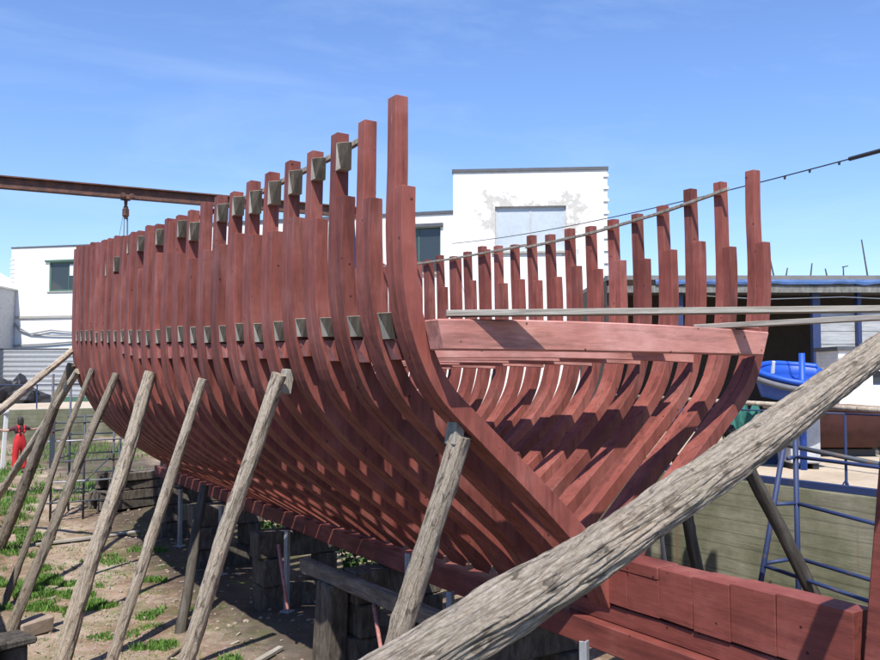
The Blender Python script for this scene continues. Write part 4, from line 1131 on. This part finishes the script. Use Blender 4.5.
# local axes: x right, y forward (away from the camera), z up
BV = [(0, 0, .95, .125, .10), (0, .01, 1.15, .12, .09), (0, .015, 1.36, .14, .10), (0, .0, 1.50, .055), (0, .02, 1.60, .085, .09), (0, .03, 1.70, .078, .085),
      (-.17, .01, 1.41, .055), (-.40, .10, 1.33, .042), (-.62, .22, 1.40, .032), (-.69, .26, 1.42, .028, .018),
      (.17, .01, 1.41, .055), (.40, .12, 1.33, .042), (.63, .20, 1.36, .032), (.70, .23, 1.36, .028, .018),
      (-.10, 0, .88, .085), (-.12, .02, .50, .062), (-.13, -.02, .10, .045), (-.14, .10, .05, .04),
      (.10, 0, .88, .085), (.13, .03, .50, .062), (.14, .0, .10, .045), (.15, .12, .05, .04)]
BE = [(0, 1), (1, 2), (2, 3), (3, 4), (4, 5), (2, 6), (6, 7), (7, 8), (8, 9), (2, 10), (10, 11), (11, 12), (12, 13), (0, 14), (14, 15), (15, 16), (16, 17), (0, 18), (18, 19), (19, 20), (20, 21)]
for base, sgn in ((9, -1), (13, 1)):
    hx, hy, hz_ = BV[base][:3]
    for k, (a, l) in enumerate(((-.030, .075), (-.011, .085), (.008, .08), (.026, .062), (.035, .05))):
        i0 = len(BV); th = k == 4
        BV.append((hx + sgn * (.045 if not th else .01), hy + .02 + a * .6, hz_ + a + (.02 if th else 0), .009)); BV.append((hx + sgn * (.045 + l * .8 if not th else .045), hy + .03 + a, hz_ + a * 1.1 + (.035 if th else -.015), .008))
        BE += [(base, i0), (i0, i0 + 1)]
skin_mesh('body', BV, BE, M['skin'])
skin_mesh('overalls', [(0, 0, .98, .155, .13), (0, .01, 1.14, .15, .12), (0, .01, 1.26, .125, .115), (-.105, 0, .86, .112, .115), (-.125, .02, .50, .092, .095), (-.135, -.02, .13, .085, .09), (.105, 0, .86, .112, .115), (.135, .03, .50, .092, .095), (.145, 0, .13, .085, .09)],
          [(0, 1), (1, 2), (0, 3), (3, 4), (4, 5), (0, 6), (6, 7), (7, 8)], M['overall'])
skin_mesh('shirt', [(0, .012, 1.22, .15, .112), (0, .015, 1.36, .165, .118), (0, .01, 1.45, .085, .08), (-.17, .01, 1.415, .072), (-.33, .07, 1.355, .062), (.17, .01, 1.415, .072), (.33, .08, 1.355, .062)],
          [(0, 1), (1, 2), (1, 3), (3, 4), (1, 5), (5, 6)], M['shirt'])
bm = bmesh.new()
for s in (-1, 1):
    path_tube(bm, [Vector((s * .07, -.115, 1.24)), Vector((s * .085, -.125, 1.36)), Vector((s * .09, -.08, 1.475)), Vector((s * .085, .04, 1.49)), Vector((s * .08, .13, 1.36)), Vector((s * .075, .13, 1.22))], .024, 8)
mesh_obj('strap', bm, M['overall'], man, True)
skin_mesh('hair', [(0, -.035, 1.46, .075, .05), (0, -.02, 1.58, .105, .09), (0, .0, 1.69, .105, .105), (0, .015, 1.76, .07, .08)], [(0, 1), (1, 2), (2, 3)], M['hair'])
for s in (-1, 1):
    bm = bmesh.new(); bmesh.ops.create_icosphere(bm, subdivisions=2, radius=.018, matrix=Matrix.Translation((s * .04, .112, 1.665)) ); mesh_obj('eye', bm, M['white_paint'], man, True)
    bm = bmesh.new(); bmesh.ops.create_icosphere(bm, subdivisions=3, radius=1, matrix=Matrix.Translation((s * .14, .07, .055)) @ Matrix.Diagonal((.055, .15, .06, 1))); mesh_obj('boot', bm, M['boot'], man, True)
bm = bmesh.new(); bmesh.ops.create_cone(bm, segments=8, radius1=.02, radius2=.006, depth=.05, cap_ends=True, matrix=Matrix.Translation((0, .125, 1.635))); mesh_obj('nose', bm, M['skin'], man, True)
# white uprights beside the person
for (dx, dy, h, lab) in ((-.75, .2, 1.9, 'white upright board left of the person in overalls'), (-.35, .9, 1.9, 'white upright board just behind the shoulder of the person in overalls')):
    bm = bmesh.new(); box(bm, (0, 0, h / 2), (.13, .05, h), (0, .05, .3)); bmesh.ops.create_icosphere(bm, subdivisions=2, radius=.11, matrix=Matrix.Translation((0.03, 0, h + .02)))
    o = mesh_obj('marker_post', bm, M['white_paint'], bevel=.01); o.location = (px_ + dx, py_ + dy, pit_z(px_ + dx, py_ + dy) - .03); tag(o, lab, 'post', 'white uprights by the person')

# ------------------------------------------------------------------ light, sky, camera
SUN = Vector((-.45, -.52, 1.0)).normalized()         # towards the sun
el = math.asin(SUN.z); az = math.atan2(SUN.x, SUN.y)
w = bpy.data.worlds.new('World'); S.world = w; w.use_nodes = True
nt = w.node_tree; bg = nt.nodes['Background']
sky = nt.nodes.new('ShaderNodeTexSky'); sky.sky_type = 'NISHITA'; sky.sun_disc = False
sky.sun_elevation = el; sky.sun_rotation = az; sky.altitude = 0; sky.air_density = 1.25; sky.dust_density = .25; sky.ozone_density = 4.0
tcw = nt.nodes.new('ShaderNodeTexCoord'); mpw = nt.nodes.new('ShaderNodeMapping'); mpw.inputs['Scale'].default_value = (1.2, 1.2, 5.0)
nt.links.new(tcw.outputs['Generated'], mpw.inputs['Vector'])
cir = noise_tex(nt, mpw.outputs['Vector'], 1.8, 7, .62, .8)
tint = mix(nt, 1.0, sky.outputs['Color'], (.74, .83, 1.08), 'MULTIPLY')
wisp = ramp(nt, cir, [(.47, grey(0)), (.75, grey(.17))])
skyc = mix(nt, wisp, tint, (5.2, 6.2, 7.0))
nt.links.new(skyc, bg.inputs['Color'])
bg.inputs['Strength'].default_value = .14
ld = bpy.data.lights.new('sun', 'SUN'); ld.energy = 4.9; ld.angle = R(.53); ld.color = (1, .955, .89)
lo = bpy.data.objects.new('sun', ld); link(lo); lo.rotation_euler = SUN.to_track_quat('Z', 'Y').to_euler(); lo.location = (-20, -20, 40)

cam = bpy.data.cameras.new('camera'); co = bpy.data.objects.new('camera', cam); link(co)
cam.sensor_width = 36; cam.lens = 36 * 860 / 880; cam.clip_end = 3000; cam.clip_start = .05
PSI = R(32.2); PIT = math.atan((374 - 330) / 860)
co.location = (-5.99, -6.38, 1.6); co.rotation_euler = (R(90) + PIT, 0, -PSI)
S.camera = co
S.view_settings.view_transform = 'Standard'; S.view_settings.look = 'None'; S.view_settings.gamma = 1; S.view_settings.exposure = .4
S.view_settings.use_curve_mapping = False
S.render.resolution_x = 1024; S.render.resolution_y = 768
S.cycles.max_bounces = 6; S.cycles.diffuse_bounces = 2
